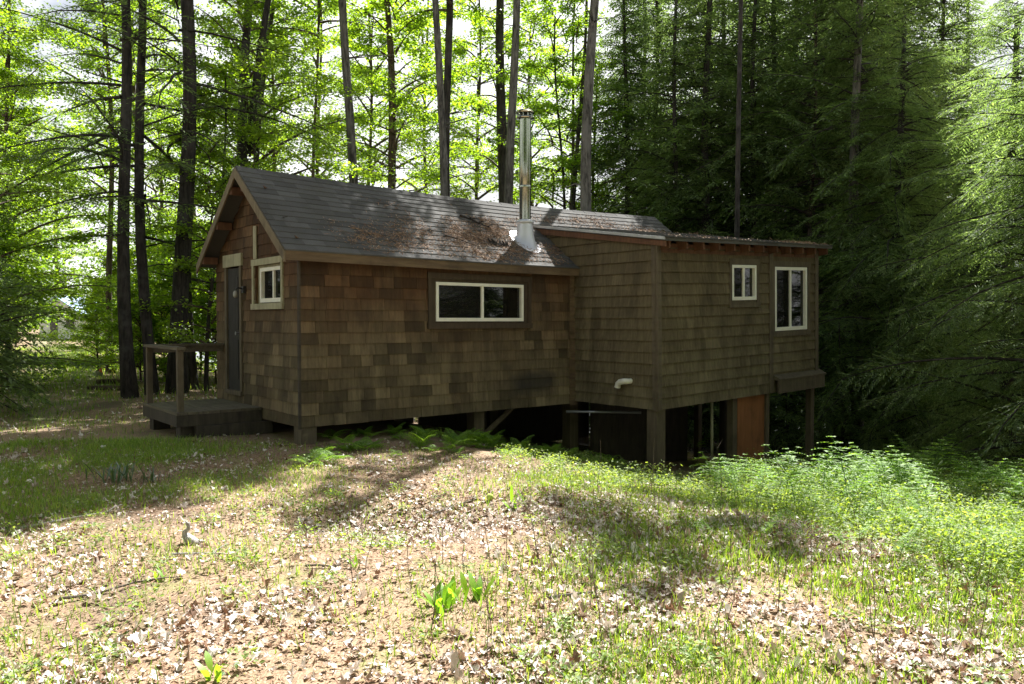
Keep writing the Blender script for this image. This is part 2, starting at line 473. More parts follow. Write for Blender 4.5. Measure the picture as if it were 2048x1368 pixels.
def wall(O, a, L, nrm, z0, ztop, openings=(), expo=.155, wr=(.16, .40), mat='shingle', xf=None, brk=(), seed=0, thick=.1, seam=.002):
    if mat == 'shingle_new': seam = .0008
    rg = random.Random(seed)
    mb = MB(xf)
    def P(s, z, d): return (O[0] + a[0] * s + nrm[0] * d, O[1] + a[1] * s + nrm[1] * d, z)
    # sheathing with the openings left out
    cuts = sorted({0, L, *brk, *[o[0] for o in openings], *[o[1] for o in openings]})
    for s0, s1 in zip(cuts[:-1], cuts[1:]):
        sm = (s0 + s1) / 2
        hole = [o for o in openings if o[0] < sm < o[1]]
        segs, zc = [], z0 + .02
        for o in sorted(hole, key=lambda o: o[2]):
            segs.append((zc, zc, o[2], o[2])); zc = o[3]
            segs[-1] = (segs[-1][0], segs[-1][1], o[2], o[2])
        segs.append((zc, zc, ztop(s0), ztop(s1)))
        for za, zb, zt0, zt1 in segs:
            if zt0 - za < .01 and zt1 - zb < .01: continue
            mb.hexa([P(s0, za, 0), P(s1, zb, 0), P(s1, zb, -thick), P(s0, za, -thick),
                     P(s0, max(zt0, za + .003), 0), P(s1, max(zt1, zb + .003), 0), P(s1, max(zt1, zb + .003), -thick), P(s0, max(zt0, za + .003), -thick)])
    zb = z0
    zmax = max(ztop(s) for s in [0, L, *brk])
    while zb < zmax:
        zt = zb + expo * 1.3
        s = 0.0
        while s < L - 1e-4:
            wd = rg.uniform(*wr)
            e = s + wd if s + wd < L - .06 else L
            pieces = [(s, e, zb + rg.uniform(-1, 1) * seam * 2, zt)]
            for o in openings:
                q = []
                for (p0, p1, b, t) in pieces:
                    if p1 <= o[0] or p0 >= o[1] or t <= o[2] or b >= o[3]: q.append((p0, p1, b, t)); continue
                    if p0 < o[0]: q.append((p0, o[0], b, t))
                    if p1 > o[1]: q.append((o[1], p1, b, t))
                    m0, m1 = max(p0, o[0]), min(p1, o[1])
                    if b < o[2]: q.append((m0, m1, b, o[2]))
                    elif t > o[3]: q.append((m0, m1, o[3], t))
                pieces = q
            d1 = (.036 if mat == 'shingle_new' else .019) + rg.uniform(0, seam * 1.5); d0 = .0025 + rg.uniform(0, .001)
            for p0, p1, b, t in pieces:
                if p1 - p0 < .012: continue
                g = seam
                t0, t1 = min(t, ztop(p0)), min(t, ztop(p1))
                if max(t0, t1) <= b + .012: continue
                t0, t1 = max(t0, b + .004), max(t1, b + .004)
                mb.hexa([P(p0 + g, b, d1), P(p1 - g, b, d1), P(p1 - g, b, .001), P(p0 + g, b, .001),
                         P(p0 + g, t0, d0), P(p1 - g, t1, d0), P(p1 - g, t1, .001), P(p0 + g, t0, .001)])
            s = e
        zb += expo
    return mb.build('shingle_wall', M[mat], cabin)

mtop = lambda y: roofz(3, y) - .10
# the long wall, the gable wall with the door, the back wall and the far gable
WIN_L = (2.11, 3.78, 1.63, 2.21)
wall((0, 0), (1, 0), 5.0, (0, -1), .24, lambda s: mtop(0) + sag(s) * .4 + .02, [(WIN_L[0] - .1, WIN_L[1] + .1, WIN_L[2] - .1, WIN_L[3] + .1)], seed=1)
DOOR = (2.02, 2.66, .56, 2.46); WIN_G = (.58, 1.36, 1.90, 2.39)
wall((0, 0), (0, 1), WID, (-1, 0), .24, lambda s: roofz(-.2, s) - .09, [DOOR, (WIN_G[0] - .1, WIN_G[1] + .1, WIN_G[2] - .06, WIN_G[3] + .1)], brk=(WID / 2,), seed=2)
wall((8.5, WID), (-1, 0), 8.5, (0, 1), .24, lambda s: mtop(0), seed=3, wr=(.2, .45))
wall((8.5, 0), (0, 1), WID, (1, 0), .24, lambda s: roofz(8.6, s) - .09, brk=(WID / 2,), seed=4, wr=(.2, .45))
mb = MB(); mb.box(.02, 8.48, .02, WID - .02, .26, .44); mb.build('floor', M['dark_wood'], cabin)
mb = MB(); mb.box(.3, 8.2, WID - .5, WID - .3, .45, 2.6); mb.build('interior_wall', M['interior'], cabin)

# corner boards of the main block
mb = MB(); mb.box(-.034, -.002, -.036, .004, .22, mtop(0) - .02); mb.build('corner_board', M['dark_wood'], cabin)
mb = MB(); mb.box(4.80, 4.93, -.034, -.001, .22, 2.47); mb.build('corner_board', M['fascia'], cabin)

# main roof
def roof_rows(mb, front):
    rg = random.Random(5 if front else 6)
    L = WID / 2 + .15
    nrow = 15
    for k in range(nrow):
        d0 = -.15 + L * k / nrow - .015; d1 = -.15 + L * (k + 1.25) / nrow
        d1 = min(d1, WID / 2 + .0)
        x = RX0 - rg.uniform(0, .3)
        while x < RX1:
            xe = x + rg.choice((.30, .31, .33, .34))
            a, b = max(x + .0006, RX0 - .01), min(xe - .0006, RX1 + .01)
            x = xe
            if b - a < .02: continue
            if front and b > 5.02 and d0 < .90:
                if a > 4.98: continue
                b = min(b, 5.03)
            j = rg.uniform(-.0008, .0008)
            def q(xx, d, up):
                y = d if front else WID - d
                zz = roofz(xx, d)
                return (xx, y, zz + up)
            mb.hexa([q(a, d0 + j, .004), q(b, d0 + j, .004), q(b, d1, .002), q(a, d1, .002),
                     q(a, d0 + j, .024), q(b, d0 + j, .024), q(b, d1, .006), q(a, d1, .006)])
def slab(mb, front, t0, t1, ylo, xs):
    for a, b in zip(xs[:-1], xs[1:]):
        def q(x, d, up): return (x, d if front else WID - d, roofz(x, d) + up)
        mb.hexa([q(a, ylo, t0), q(b, ylo, t0), q(b, WID / 2, t0), q(a, WID / 2, t0),
                 q(a, ylo, t1), q(b, ylo, t1), q(b, WID / 2, t1), q(a, WID / 2, t1)])
xs = list(np.linspace(RX0, 5.02, 9)); xs2 = list(np.linspace(5.02, RX1, 7))
mb = MB(); slab(mb, True, -.05, 0.0, -.14, xs); slab(mb, True, -.05, 0, .92, xs2); slab(mb, False, -.05, 0, -.14, xs + xs2[1:])
roof_rows(mb, True); roof_rows(mb, False)
for i in range(30):        # ridge caps
    a = RX0 + (RX1 - RX0) * i / 30; b = a + .32
    z = roofz(a, WID / 2) + .012; z2 = roofz(min(b, RX1), WID / 2) + .006
    for sgn in (-1, 1):
        y1 = WID / 2 + sgn * .13
        mb.hexa([(a, WID / 2, z), (b, WID / 2, z2), (b, y1, z2 - .098), (a, y1, z - .098),
                 (a, WID / 2, z + .008), (b, WID / 2, z2 + .008), (b, y1, z2 - .09), (a, y1, z - .09)])
roof = mb.build('roof', M['asphalt'], cabin, label='grey asphalt shingle roof littered with brown needles')
mb = MB()
for a, b in zip(xs[:-1], xs[1:]):
    za, zb_ = roofz(a, -.15), roofz(b, -.15)
    mb.hexa([(a, -.155, za - .125), (b, -.155, zb_ - .125), (b, -.125, zb_ - .125), (a, -.125, za - .125),
             (a, -.155, za - .004), (b, -.155, zb_ - .004), (b, -.125, zb_ - .02), (a, -.125, za - .02)])
mb.build('fascia', M['fascia'], roof)
mb = MB()                  # soffit strip
for a, b in zip(xs[:-1], xs[1:]):
    z = roofz(a, -.15) - .10; z2 = roofz(b, -.15) - .10
    mb.hexa([(a, -.124, z), (b, -.124, z2), (b, -.03, z2 + .02), (a, -.03, z + .02), (a, -.124, z + .015), (b, -.124, z2 + .015), (b, -.03, z2 + .035), (a, -.03, z + .035)])
mb.build('soffit', M['rafter'], roof)
for front in (True, False):
    for x0 in (RX0 - .026, RX1 + .002):
        mb = MB()
        def q(x, d, up): return (x, d if front else WID - d, roofz(x, d) + up)
        mb.hexa([q(x0, -.15, -.15), q(x0 + .024, -.15, -.15), q(x0 + .024, WID / 2, -.15), q(x0, WID / 2, -.15),
                 q(x0, -.15, -.002), q(x0 + .024, -.15, -.002), q(x0 + .024, WID / 2, -.002), q(x0, WID / 2, -.002)])
        mb.build('rake_board', M['rake'], roof)
for d in (.1, .75, 1.35):      # lookout blocks under the gable overhang
    for front in (True, False):
        y = d if front else WID - d
        mb = MB(); z = roofz(-.1, d) - .055
        mb.box(RX0 + .0, -.03, y - .045, y + .045, z - .14, z - .03); mb.build('lookout', M['rafter'], roof)

# chimney
CX, CY = 4.21, .45
cz = roofz(CX, CY)
mb = MB(); mb.lathe([(.098, -.15), (.098, 1.0), (.1, 1.005), (.1, 2.06)], (CX, CY, cz), 28)
chim = mb.build('chimney', M['steel'], cabin, True)
mb = MB(); mb.lathe([(.102, .9), (.107, .905), (.107, .95), (.102, .955)], (CX, CY, cz), 28); mb.build('pipe_band', M['steel'], chim, True)
mb = MB()
mb.lathe([(.10, 2.05), (.145, 2.06), (.15, 2.075), (.145, 2.09), (.10, 2.09)], (CX, CY, cz), 28)
for k in range(10):
    t = 2 * PI * k / 10
    x, y = CX + .125 * math.cos(t), CY + .125 * math.sin(t)
    mb.tube([(x, y, cz + 2.085), (x, y, cz + 2.16)], .008, 5)
mb.lathe([(.155, 2.15), (.16, 2.165), (.12, 2.20), (.03, 2.215), (0.001, 2.216)], (CX, CY, cz), 28)
mb.build('chimney_cap', M['steel'], chim, False)
mb = MB()
nn = 28; V = []; Fq = []
for j, (r, h) in enumerate(((.25, None), (.175, None), (.150, .10), (.130, .27), (.127, .30))):
    for k in range(nn):
        t = 2 * PI * k / nn
        x, y = CX + r * math.cos(t), CY + r * math.sin(t) * (1.15 if h is None else 1)
        if h is None: z = roofz(x, y) + (.021 if j == 0 else .03)
        else: z = cz + .02 + h
        V.append((x, y, z))
for j in range(4):
    for k in range(nn):
        k2 = (k + 1) % nn; Fq.append((j * nn + k, j * nn + k2, (j + 1) * nn + k2, (j + 1) * nn + k))
mb.add(V, Fq)
mb.lathe([(.127, .315), (.145, .325), (.148, .34), (.145, .36), (.112, .385), (.1, .387)], (CX, CY, cz), 28)
mb.build('flashing_cone', M['flash'], chim, True)

# windows
def window(O, a, nrm, s0, s1, z0, z1, split=.5, xf=None, fw=.045, screen_first=True, setback=.0, trim=None, trim_mat=None):
    def P(s, z, d): return (O[0] + a[0] * s + nrm[0] * d, O[1] + a[1] * s + nrm[1] * d, z)
    def bar(mb, sa, sb, za, zb, d0, d1):
        mb.hexa([P(sa, za, d1), P(sb, za, d1), P(sb, za, d0), P(sa, za, d0), P(sa, zb, d1), P(sb, zb, d1), P(sb, zb, d0), P(sa, zb, d0)])
    D0, D1 = -.06 - setback, .03 - setback
    mb = MB(xf)
    bar(mb, s0, s1, z0, z0 + fw * 1.15, D0, D1); bar(mb, s0, s1, z1 - fw, z1, D0, D1)
    bar(mb, s0, s0 + fw, z0 + fw * 1.15, z1 - fw, D0, D1); bar(mb, s1 - fw, s1, z0 + fw * 1.15, z1 - fw, D0, D1)
    sm = s0 + (s1 - s0) * split
    bar(mb, sm - .022, sm + .022, z0 + fw * 1.15, z1 - fw, D0, D1 - .012)
    fr = mb.build('window', M['vinyl'], cabin)
    for i, (pa, pb) in enumerate(((s0 + fw, sm - .022), (sm + .022, s1 - fw))):
        mb = MB(xf); d = D1 - .04 - .012 * i
        bar(mb, pa, pb, z0 + fw * 1.15, z1 - fw, d - .004, d)
        mb.build('pane', M['screen'] if (i == 0) == screen_first else M['glass'], fr)
    if trim:
        (ts0, ts1, tz0, tz1), tw = trim, .075
        mb = MB(xf)
        d0, d1 = .001, .042
        bar(mb, ts0, ts1, tz1 - tw * 1.2, tz1, d0, d1); bar(mb, ts0, ts1, tz0, tz0 + tw * 1.1, d0, d1 + .01)
        bar(mb, ts0 + .01, ts0 + tw, tz0 + tw * 1.1, tz1 - tw * 1.2, d0, d1 - .006); bar(mb, ts1 - tw, ts1 - .01, tz0 + tw * 1.1, tz1 - tw * 1.2, d0, d1 - .006)
        # reveal lining between trim and frame
        for (sa, sb, za, zb) in ((ts0 + tw, ts1 - tw, z1, tz1 - tw * 1.2), (ts0 + tw, ts1 - tw, tz0 + tw * 1.1, z0), (ts0 + tw, s0, z0, z1), (s1, ts1 - tw, z0, z1)):
            if sb - sa > .004 and zb - za > .004: bar(mb, sa, sb, za, zb, -.05, .012 - setback)
        mb.build('window_trim', M[trim_mat], fr)
    return fr
window((0, 0), (1, 0), (0, -1), *WIN_L, .515, trim=(1.96, 3.95, 1.52, 2.345), trim_mat='trim_dark')
window((0, 0), (0, 1), (-1, 0), *WIN_G, .42, fw=.05, setback=.035, trim=(.46, 1.58, 1.80, 2.52), trim_mat='trim_pale', screen_first=False)

# door in the gable
mb = MB(); mb.box(-.012, .03, DOOR[0] + .05, DOOR[1] - .05, DOOR[2] + .02, DOOR[3] - .02)
for za, zb in ((.75, 1.35), (1.5, 2.3)):
    mb.box(-.02, -.0125, DOOR[0] + .15, DOOR[1] - .15, za, zb)
door = mb.build('door', M['door'], cabin)
mb = MB(); mb.tube([(-.012, DOOR[0] + .11, 1.45), (-.06, DOOR[0] + .11, 1.45), (-.075, DOOR[0] + .11, 1.45)], [.012, .012, .028], 10); mb.build('handle', M['iron'], door)
mb = MB()
mb.box(-.04, .04, DOOR[0] - .03, DOOR[0] + .048, DOOR[2], DOOR[3]); mb.box(-.04, .04, DOOR[1] - .048, DOOR[1] + .03, DOOR[2], DOOR[3])
mb.box(-.06, .04, DOOR[0] - .03, DOOR[1] + .03, DOOR[2] - .05, DOOR[2] + .018)
mb.build('door_frame', M['trim_grey'], cabin)
mb = MB(); mb.box(-.05, -.001, DOOR[0] - .06, DOOR[1] + .07, DOOR[3] + .004, DOOR[3] + .19); mb.build('door_header', M['trim_pale'], cabin)
mb = MB(); mb.box(-.04, -.024, 1.38, 1.49, 2.53, 3.0); mb.build('patch_board', M['trim_pale'], cabin)
# porch lamp by the door
mb = MB(); mb.box(-.06, -.02, 1.84, 1.92, 2.05, 2.15); mb.tube([(-.05, 1.88, 2.11), (-.13, 1.88, 2.13), (-.15, 1.90, 2.10)], .012, 7)
lamp = mb.build('porch_lamp', M['black_metal'], cabin)
mb = MB(); mb.lathe([(.02, .02), (.033, .0), (.036, -.055), (.02, -.08), (.002, -.083)], (-.15, 1.91, 2.06), 14); mb.build('lamp_shade', M['bulb'], lamp, True)

# the shed addition
AX0, AX1, AY = 4.95, 9.42, -1.82
stop_ = lambda y: shedz(y) - .075
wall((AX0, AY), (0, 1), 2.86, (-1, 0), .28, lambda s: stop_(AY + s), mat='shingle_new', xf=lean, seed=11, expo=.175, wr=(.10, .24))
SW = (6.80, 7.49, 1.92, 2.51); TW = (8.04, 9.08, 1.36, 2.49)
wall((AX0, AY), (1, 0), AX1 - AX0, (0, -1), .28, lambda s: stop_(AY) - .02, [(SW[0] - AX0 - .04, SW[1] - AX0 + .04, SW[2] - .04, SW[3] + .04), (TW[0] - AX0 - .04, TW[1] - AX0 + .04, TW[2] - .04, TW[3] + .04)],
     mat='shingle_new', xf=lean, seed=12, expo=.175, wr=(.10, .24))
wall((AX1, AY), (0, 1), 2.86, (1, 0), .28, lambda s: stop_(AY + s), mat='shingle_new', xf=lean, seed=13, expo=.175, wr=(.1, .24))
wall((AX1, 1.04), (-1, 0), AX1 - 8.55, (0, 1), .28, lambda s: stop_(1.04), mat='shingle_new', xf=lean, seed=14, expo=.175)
mb = MB(lean); mb.box(AX0 + .02, AX1 - .02, AY + .02, 1.0, .30, .46); mb.build('floor', M['dark_wood'], cabin)
mb = MB(lean); mb.box(AX0 + .3, AX1 - .3, .4, .5, .46, 2.9); mb.build('interior_wall', M['interior'], cabin)
def sw(x): return x - AX0
window((AX0, AY), (1, 0), (0, -1), sw(SW[0]), sw(SW[1]), SW[2], SW[3], .5, xf=lean, trim=(sw(SW[0]) - .085, sw(SW[1]) + .085, SW[2] - .12, SW[3] + .10), trim_mat='trim_grey', fw=.05)
window((AX0, AY), (1, 0), (0, -1), sw(TW[0]), sw(TW[1]), TW[2], TW[3], .5, xf=lean, trim=(sw(TW[0]) - .08, sw(TW[1]) + .1, TW[2] - .10, TW[3] + .10), trim_mat='trim_grey', fw=.055)
for x0, x1, y0, y1, zb in ((AX0 - .03, AX0 + .06, AY - .036, AY + .0, .26), (AX0 - .037, AX0 - .001, AY + .001, AY + .075, .26), (7.86, 7.97, AY - .045, AY - .001, .28), (AX1 - .08, AX1 + .03, AY - .042, AY - .001, .5)):
    mb = MB(lean); mb.box(x0, x1, y0, y1, zb, stop_(AY) - .03); mb.build('corner_board', M['trim_grey'], cabin)
mb = MB(lean)                   # sloping ledge under the tall window
mb.hexa([(7.99, AY - .16, .50), (AX1 + .1, AY - .16, .50), (AX1 + .1, AY - .001, .50), (7.99, AY - .001, .50),
         (7.99, AY - .16, .525), (AX1 + .1, AY - .16, .525), (AX1 + .1, AY - .001, .60), (7.99, AY - .001, .60)])
mb.box(7.99, AX1 + .08, AY - .14, AY - .11, .27, .498)
mb.build('ledge', M['trim_grey'], cabin)
# shed roof
mb = MB(lean)
SX0, SX1, SY0, SY1 = AX0 - .09, AX1 + .14, -2.07, 1.14
for a, b in zip(np.linspace(SX0, SX1, 9)[:-1], np.linspace(SX0, SX1, 9)[1:]):
    mb.hexa([(a, SY0, shedz(SY0) - .05), (b, SY0, shedz(SY0) - .05), (b, SY1, shedz(SY1) - .05), (a, SY1, shedz(SY1) - .05),
             (a, SY0, shedz(SY0)), (b, SY0, shedz(SY0)), (b, SY1, shedz(SY1)), (a, SY1, shedz(SY1))])
rg = random.Random(21)
nr = 22
for k in range(nr):
    y0 = SY0 - .015 + (SY1 - SY0) * k / nr; y1 = min(y0 + (SY1 - SY0) * 1.25 / nr, SY1)
    x = SX0 - rg.uniform(0, .3)
    while x < SX1:
        a, b = max(x + .003, SX0 - .012), min(x + .325, SX1 + .01); x += .33
        if b - a < .02: continue
        w1 = rg.uniform(.012, .024) if k == 0 else .015
        mb.hexa([(a, y0, shedz(y0) + .003), (b, y0, shedz(y0) + .003), (b, y1, shedz(y1) + .002), (a, y1, shedz(y1) + .002),
                 (a, y0, shedz(y0) + w1), (b, y0, shedz(y0) + w1), (b, y1, shedz(y1) + .006), (a, y1, shedz(y1) + .006)])
shed = mb.build('shed_roof', M['asphalt'], cabin)
mb = MB(lean)
mb.hexa([(SX0 - .02, SY0, shedz(SY0) - .035), (SX0 - .004, SY0, shedz(SY0) - .035), (SX0 - .004, SY1, shedz(SY1) - .035), (SX0 - .02, SY1, shedz(SY1) - .035),
         (SX0 - .02, SY0, shedz(SY0) + .008), (SX0 - .004, SY0, shedz(SY0) + .008), (SX0 - .004, SY1, shedz(SY1) + .008), (SX0 - .02, SY1, shedz(SY1) + .008)])
mb.build('metal_edge', M['drip'], shed)
mb = MB(lean)
mb.hexa([(SX0 + .02, SY0 + .02, shedz(SY0) - .13), (SX0 + .045, SY0 + .02, shedz(SY0) - .13), (SX0 + .045, SY1, shedz(SY1) - .15), (SX0 + .02, SY1, shedz(SY1) - .15),
         (SX0 + .02, SY0 + .02, shedz(SY0) - .052), (SX0 + .045, SY0 + .02, shedz(SY0) - .052), (SX0 + .045, SY1, shedz(SY1) - .052), (SX0 + .02, SY1, shedz(SY1) - .052)])
mb.build('rake_board', M['rafter'], shed)
for i in range(12):
    x = AX0 + .05 + i * .405
    mb = MB(lean); ya, yb = SY0 + .05, AY - .001
    mb.hexa([(x, ya, shedz(ya) - .16), (x + .042, ya, shedz(ya) - .16), (x + .042, yb, shedz(yb) - .21), (x, yb, shedz(yb) - .21),
             (x, ya, shedz(ya) - .052), (x + .042, ya, shedz(ya) - .052), (x + .042, yb, shedz(yb) - .052), (x, yb, shedz(yb) - .052)])
    mb.build('rafter', M['rafter'], shed)
mb = MB(lean); mb.box(AX0 + .05, AX1 - .03, AY - .0275, AY - .0305 + .027, stop_(AY) - .17, stop_(AY) - .03); mb.build('frieze_board', M['rafter'], shed)

# posts, braces, panel, pipes under the building
def post(x, y, w, ztop, mat='post', d=None):
    mb = MB(); d = d or w; g = cgz(x, y) - .3
    mb.box(x - w / 2, x + w / 2, y - d / 2, y + d / 2, g, ztop)
    return mb.build('post', M[mat], cabin)
post(.12, .12, .22, .25); post(.15, 2.95, .2, .25); post(3.1, .35, .2, .25); post(3.1, 2.8, .2, .25); post(5.3, .5, .2, .25); post(5.3, 2.8, .2, .25); post(8.3, 2.8, .2, .3)
post(1.6, 1.9, .3, .25, 'dark_wood'); post(4.4, 2.0, .2, .25, 'dark_wood'); post(2.4, 2.6, .25, .25, 'dark_wood')
post(5.05, -1.70, .20, .28); post(7.02, -1.68, .12, .35); post(7.92, -1.74, .09, .37); post(9.36, -1.74, .11, .41)
post(8.55, -.4, .12, .4, 'dark_wood'); post(9.36, .85, .12, .42); post(6.2, .7, .15, .33, 'dark_wood'); post(7.3, .75, .15, .36, 'dark_wood'); post(8.3, -1.1, .1, .38)
mb = MB(); g = min(cgz(7.1, -1.72), cgz(7.9, -1.72)) - .1; mb.box(7.085, 7.87, -1.745, -1.728, g, .365); mb.build('plywood_panel', M['ply'], cabin)
mb = MB(); g = cgz(6.5, .2); mb.box(5.6, 8.2, .2, .3, g - .3, .30); mb.build('foundation_wall', M['dark_wood'], cabin)
for x0, x1 in ((.25, 1.3), (2.3, 3.6), (3.72, 5.2), (5.3, 8.2)):
    mb = MB(); mb.box(x0, x1, 3.0, 3.04, cgz(x0, 3.0) - .3, .235); mb.build('glare_boards', M['dark_wood'], cabin)  # added boards that keep bright ground and lake glare from showing under the floor
mb = MB(); mb.tube([(3.15, .3, cgz(3.15, .3) + .05), (3.85, .3, .24)], .045, 6); mb.build('brace', M['post'], cabin)
mb = MB(); mb.tube([(6.72, -1.5, cgz(6.72, -1.5) - .1), (6.70, -1.5, .34)], .024, 10); mb.build('standpipe', M['trim_pale'], cabin, True)
mb = MB(); mb.tube([(4.6, -.15, .13), (5.6, -.9, .11)], .022, 10); mb.build('waste_pipe', M['iron'], cabin, True)
# white elbow through the wall of the addition
ex, ey, ez = AX0 - .02, -1.29, .69
mb = MB(); pts = [(ex + .06, ey, ez), (ex - .06, ey, ez), (ex - .11, ey - .012, ez - .012), (ex - .145, ey - .02, ez - .045), (ex - .16, ey - .025, ez - .10)]
pts = [(ex + .06, ey, ez), (ex - .05, ey - .0, ez), (ex - .08, ey + .03, ez - .002), (ex - .085, ey + .08, ez - .005), (ex - .085, ey + .16, ez - .02), (ex - .085, ey + .20, ez - .05), (ex - .085, ey + .215, ez - .11)]
mb.tube(pts, [.043, .043, .047, .047, .047, .047, .05], 16, False); mb.build('drain_elbow', M['pvc'], cabin, True)

# porch: deck, skirt, posts, rails
DX0, DX1, DY0, DY1, DZ = -1.2, -.03, 1.24, 2.92, .405
mb = MB()
nb = 8
for i in range(nb):
    a = DX0 + (DX1 - DX0) * i / nb
    mb.box(a + .004, a + (DX1 - DX0) / nb - .004, DY0, DY1, DZ - .035, DZ + random.uniform(-.004, .004))
deck = mb.build('porch_deck', M['deck'], cabin)
mb = MB()
mb.box(DX0 + .004, DX1, DY0 + .006, DY0 + .04, DZ - .19, DZ - .038); mb.box(DX0 + .004, DX0 + .04, DY0 + .042, DY1, DZ - .19, DZ - .038); mb.box(DX0 + .05, DX1, DY1 - .04, DY1 - .006, DZ - .19, DZ - .038)
mb.build('skirt_board', M['dark_wood'], deck)
for x in (-1.0, -.2):
    for y in (1.45, 2.75):
        mb = MB(); mb.box(x - .12, x + .12, y - .1, y + .1, cgz(x, y) - .1, DZ - .192); mb.build('footing', M['dark_wood'], deck)
mb = MB(); mb.box(-.95, .1, 1.18, 1.36, cgz(-.5, 1.25) - .02, cgz(-.5, 1.25) + .16); mb.build('step', M['dark_wood'], deck)
P1 = (-1.12, 1.34); P2 = (-1.12, 2.84)
for x, y in (P1, P2):
    mb = MB(); mb.box(x - .038, x + .038, y - .038, y + .038, DZ + .002, 1.245); mb.build('railing_post', M['post'], deck)
mb = MB(); mb.box(P1[0] - .06, P1[0] + .06, P1[1] - .07, P2[1] + .07, 1.247, 1.285); mb.build('top_rail', M['deck'], deck)
mb = MB(); mb.box(P1[0] + .062, -.025, P2[1] - .06, P2[1] + .06, 1.25, 1.285); mb.box(P1[0] + .05, -.025, P2[1] - .015, P2[1] + .015, 1.16, 1.248); mb.build('top_rail', M['deck'], deck)

# ------------------------------------------------------------------ debris on the roofs
def roof_top(x, y):
    return roofz(x, y) + .02
NP = []
def spill(cx, cy, sx, sy, n, shed_=False):
    n = int(n * .62)
    ks = [(random.gauss(cx, sx), random.gauss(cy, sy), random.uniform(.03, .16)) for _ in range(26)]
    for _ in range(n):
        x, y = random.gauss(cx, sx), random.gauss(cy, sy)
        if random.random() < .75:
            k_ = random.choice(ks); x, y = random.gauss(k_[0], k_[2]), random.gauss(k_[1], k_[2] * .6)
        if shed_:
            if not (SX0 + .05 < x < SX1 - .05 and SY0 < y < 1.1): continue
            z = shedz(y) + .018 + .03 * (x - 4.95)
        else:
            if y < -.14 or y > 1.5 or x < 0 or x > 8.6: continue
            if x > 4.85 and y < 1.05: continue
            z = roof_top(x, y)
        NP.append((x, y, z + random.uniform(0, .022)))
spill(1.25, .15, .33, .14, 1500); spill(2.1, .25, .5, .18, 1500); spill(1.9, .55, .2, .12, 350); spill(3.0, .4, .45, .24, 3600); spill(3.75, .45, .35, .30, 3600)
spill(4.35, .2, .3, .2, 1400); spill(3.2, .1, .6, .15, 1500); spill(4.5, .95, .5, .10, 1000); spill(6.2, 1.2, .7, .08, 1700); spill(7.7, 1.12, .5, .05, 500)
spill(7.2, .75, 1.5, .25, 900, True); spill(8.7, -1.95, .35, .12, 900, True); spill(6.6, -1.8, 1.0, .15, 260, True)
P = np.array(NP)
D = RNG.normal(size=P.shape) * np.array([1, 1, .15]); D[:, 2] += SL * D[:, 1] * .8
V, T = leaf_verts(P, D, RNG.normal(size=P.shape) * .5 + np.array([0, -.5, .9]), RNG.uniform(.03, .09, len(P)), RNG.uniform(.005, .013, len(P)), .2)
o = link('needle_litter', np_mesh('needle_litter', V, [T], M['needle']), None, CORN, CROT)
tag(o, 'brown needles and dry leaves drifted over the roof', None, None, 'stuff')
def branchlet(name, pts, r, mat, label, cat, group=None, side=5):
    mb = MB(); mb.tube(pts, [r * (1 - .7 * i / (len(pts) - 1)) for i in range(len(pts))], 6)
    for _ in range(side):
        i = random.randrange(1, len(pts)); p = Vector(pts[i])
        q = p + Vector((random.uniform(-.12, .12), random.uniform(-.12, .12), random.uniform(0, .05)))
        mb.tube([p, (p + q) / 2 + Vector((0, 0, .01)), q], [r * .5, r * .4, r * .2], 5)
    return tag(mb.build(name, M[mat]), label, cat, group)
def rp(x, y, h=.03):
    X, Y = c2w(x, y); return (X, Y, roof_top(x, y) + h)
branchlet('dead_branch', [rp(3.25, .98), rp(3.4, .86, .05), rp(3.5, .80), rp(3.62, .70, .05)], .022, 'bark_dark', 'short dark dead branch lying high on the roof among needles', 'branch', side=6)
branchlet('dead_branch', [rp(2.55, .38), rp(2.75, .30, .04), rp(2.95, .21), rp(3.05, .14)], .012, 'bark_brown', 'thin slanting dead branch on the needles of the roof', 'branch', side=3)
mb = MB()
mb.tube([rp(3.36, .30, .012), rp(3.55, .28, .016), rp(3.75, .255, .012)], [.016, .018, .01], 6)
for _ in range(40):
    x, y = random.gauss(3.55, .13), random.gauss(.28, .05)
    a = random.uniform(0, PI); l = random.uniform(.04, .13)
    x = 3.38 + .34 * _ / 40; y = .30 - .04 * _ / 40
    p = rp(x, y, .012); q = rp(x + l * math.cos(a), y + l * math.sin(a) * .5, random.uniform(.01, .09))
    mb.tube([p, q], [.012, .006], 5)
tag(mb.build('twig_heap', M['bark_dark']), 'dark heap of broken twigs on the roof beside the chimney', 'twig heap')

# ------------------------------------------------------------------ trees
def trunk_mesh(name, pts, r0, r1, mat, flare=1.35, n=12, stubs=0):
    mb = MB()
    zs = np.array([p[2] for p in pts]); z0, z1 = zs[0], zs[-1]
    rad = []
    for z in zs:
        t = (z - z0) / (z1 - z0)
        r = r0 + (r1 - r0) * t
        r *= 1 + (flare - 1) * math.exp(-(z - z0) / .3)
        rad.append(r)
    mb.tube(pts, rad, n, True, .10)
    for _ in range(stubs):
        i = random.randrange(3, max(len(pts) - 3, 4)); p = Vector(pts[i]); a = random.uniform(0, 2 * PI); l = random.uniform(.25, 1.5)
        d = Vector((math.cos(a), math.sin(a), random.uniform(-.25, .35))); q = Vector((random.uniform(-.1, .1), random.uniform(-.1, .1), random.uniform(-.15, .1)))
        mb.tube([p, p + d * l * .5, p + d * l + q * l], [.022, .014, .005], 5)
    return mb.mesh(name, M[mat], True)

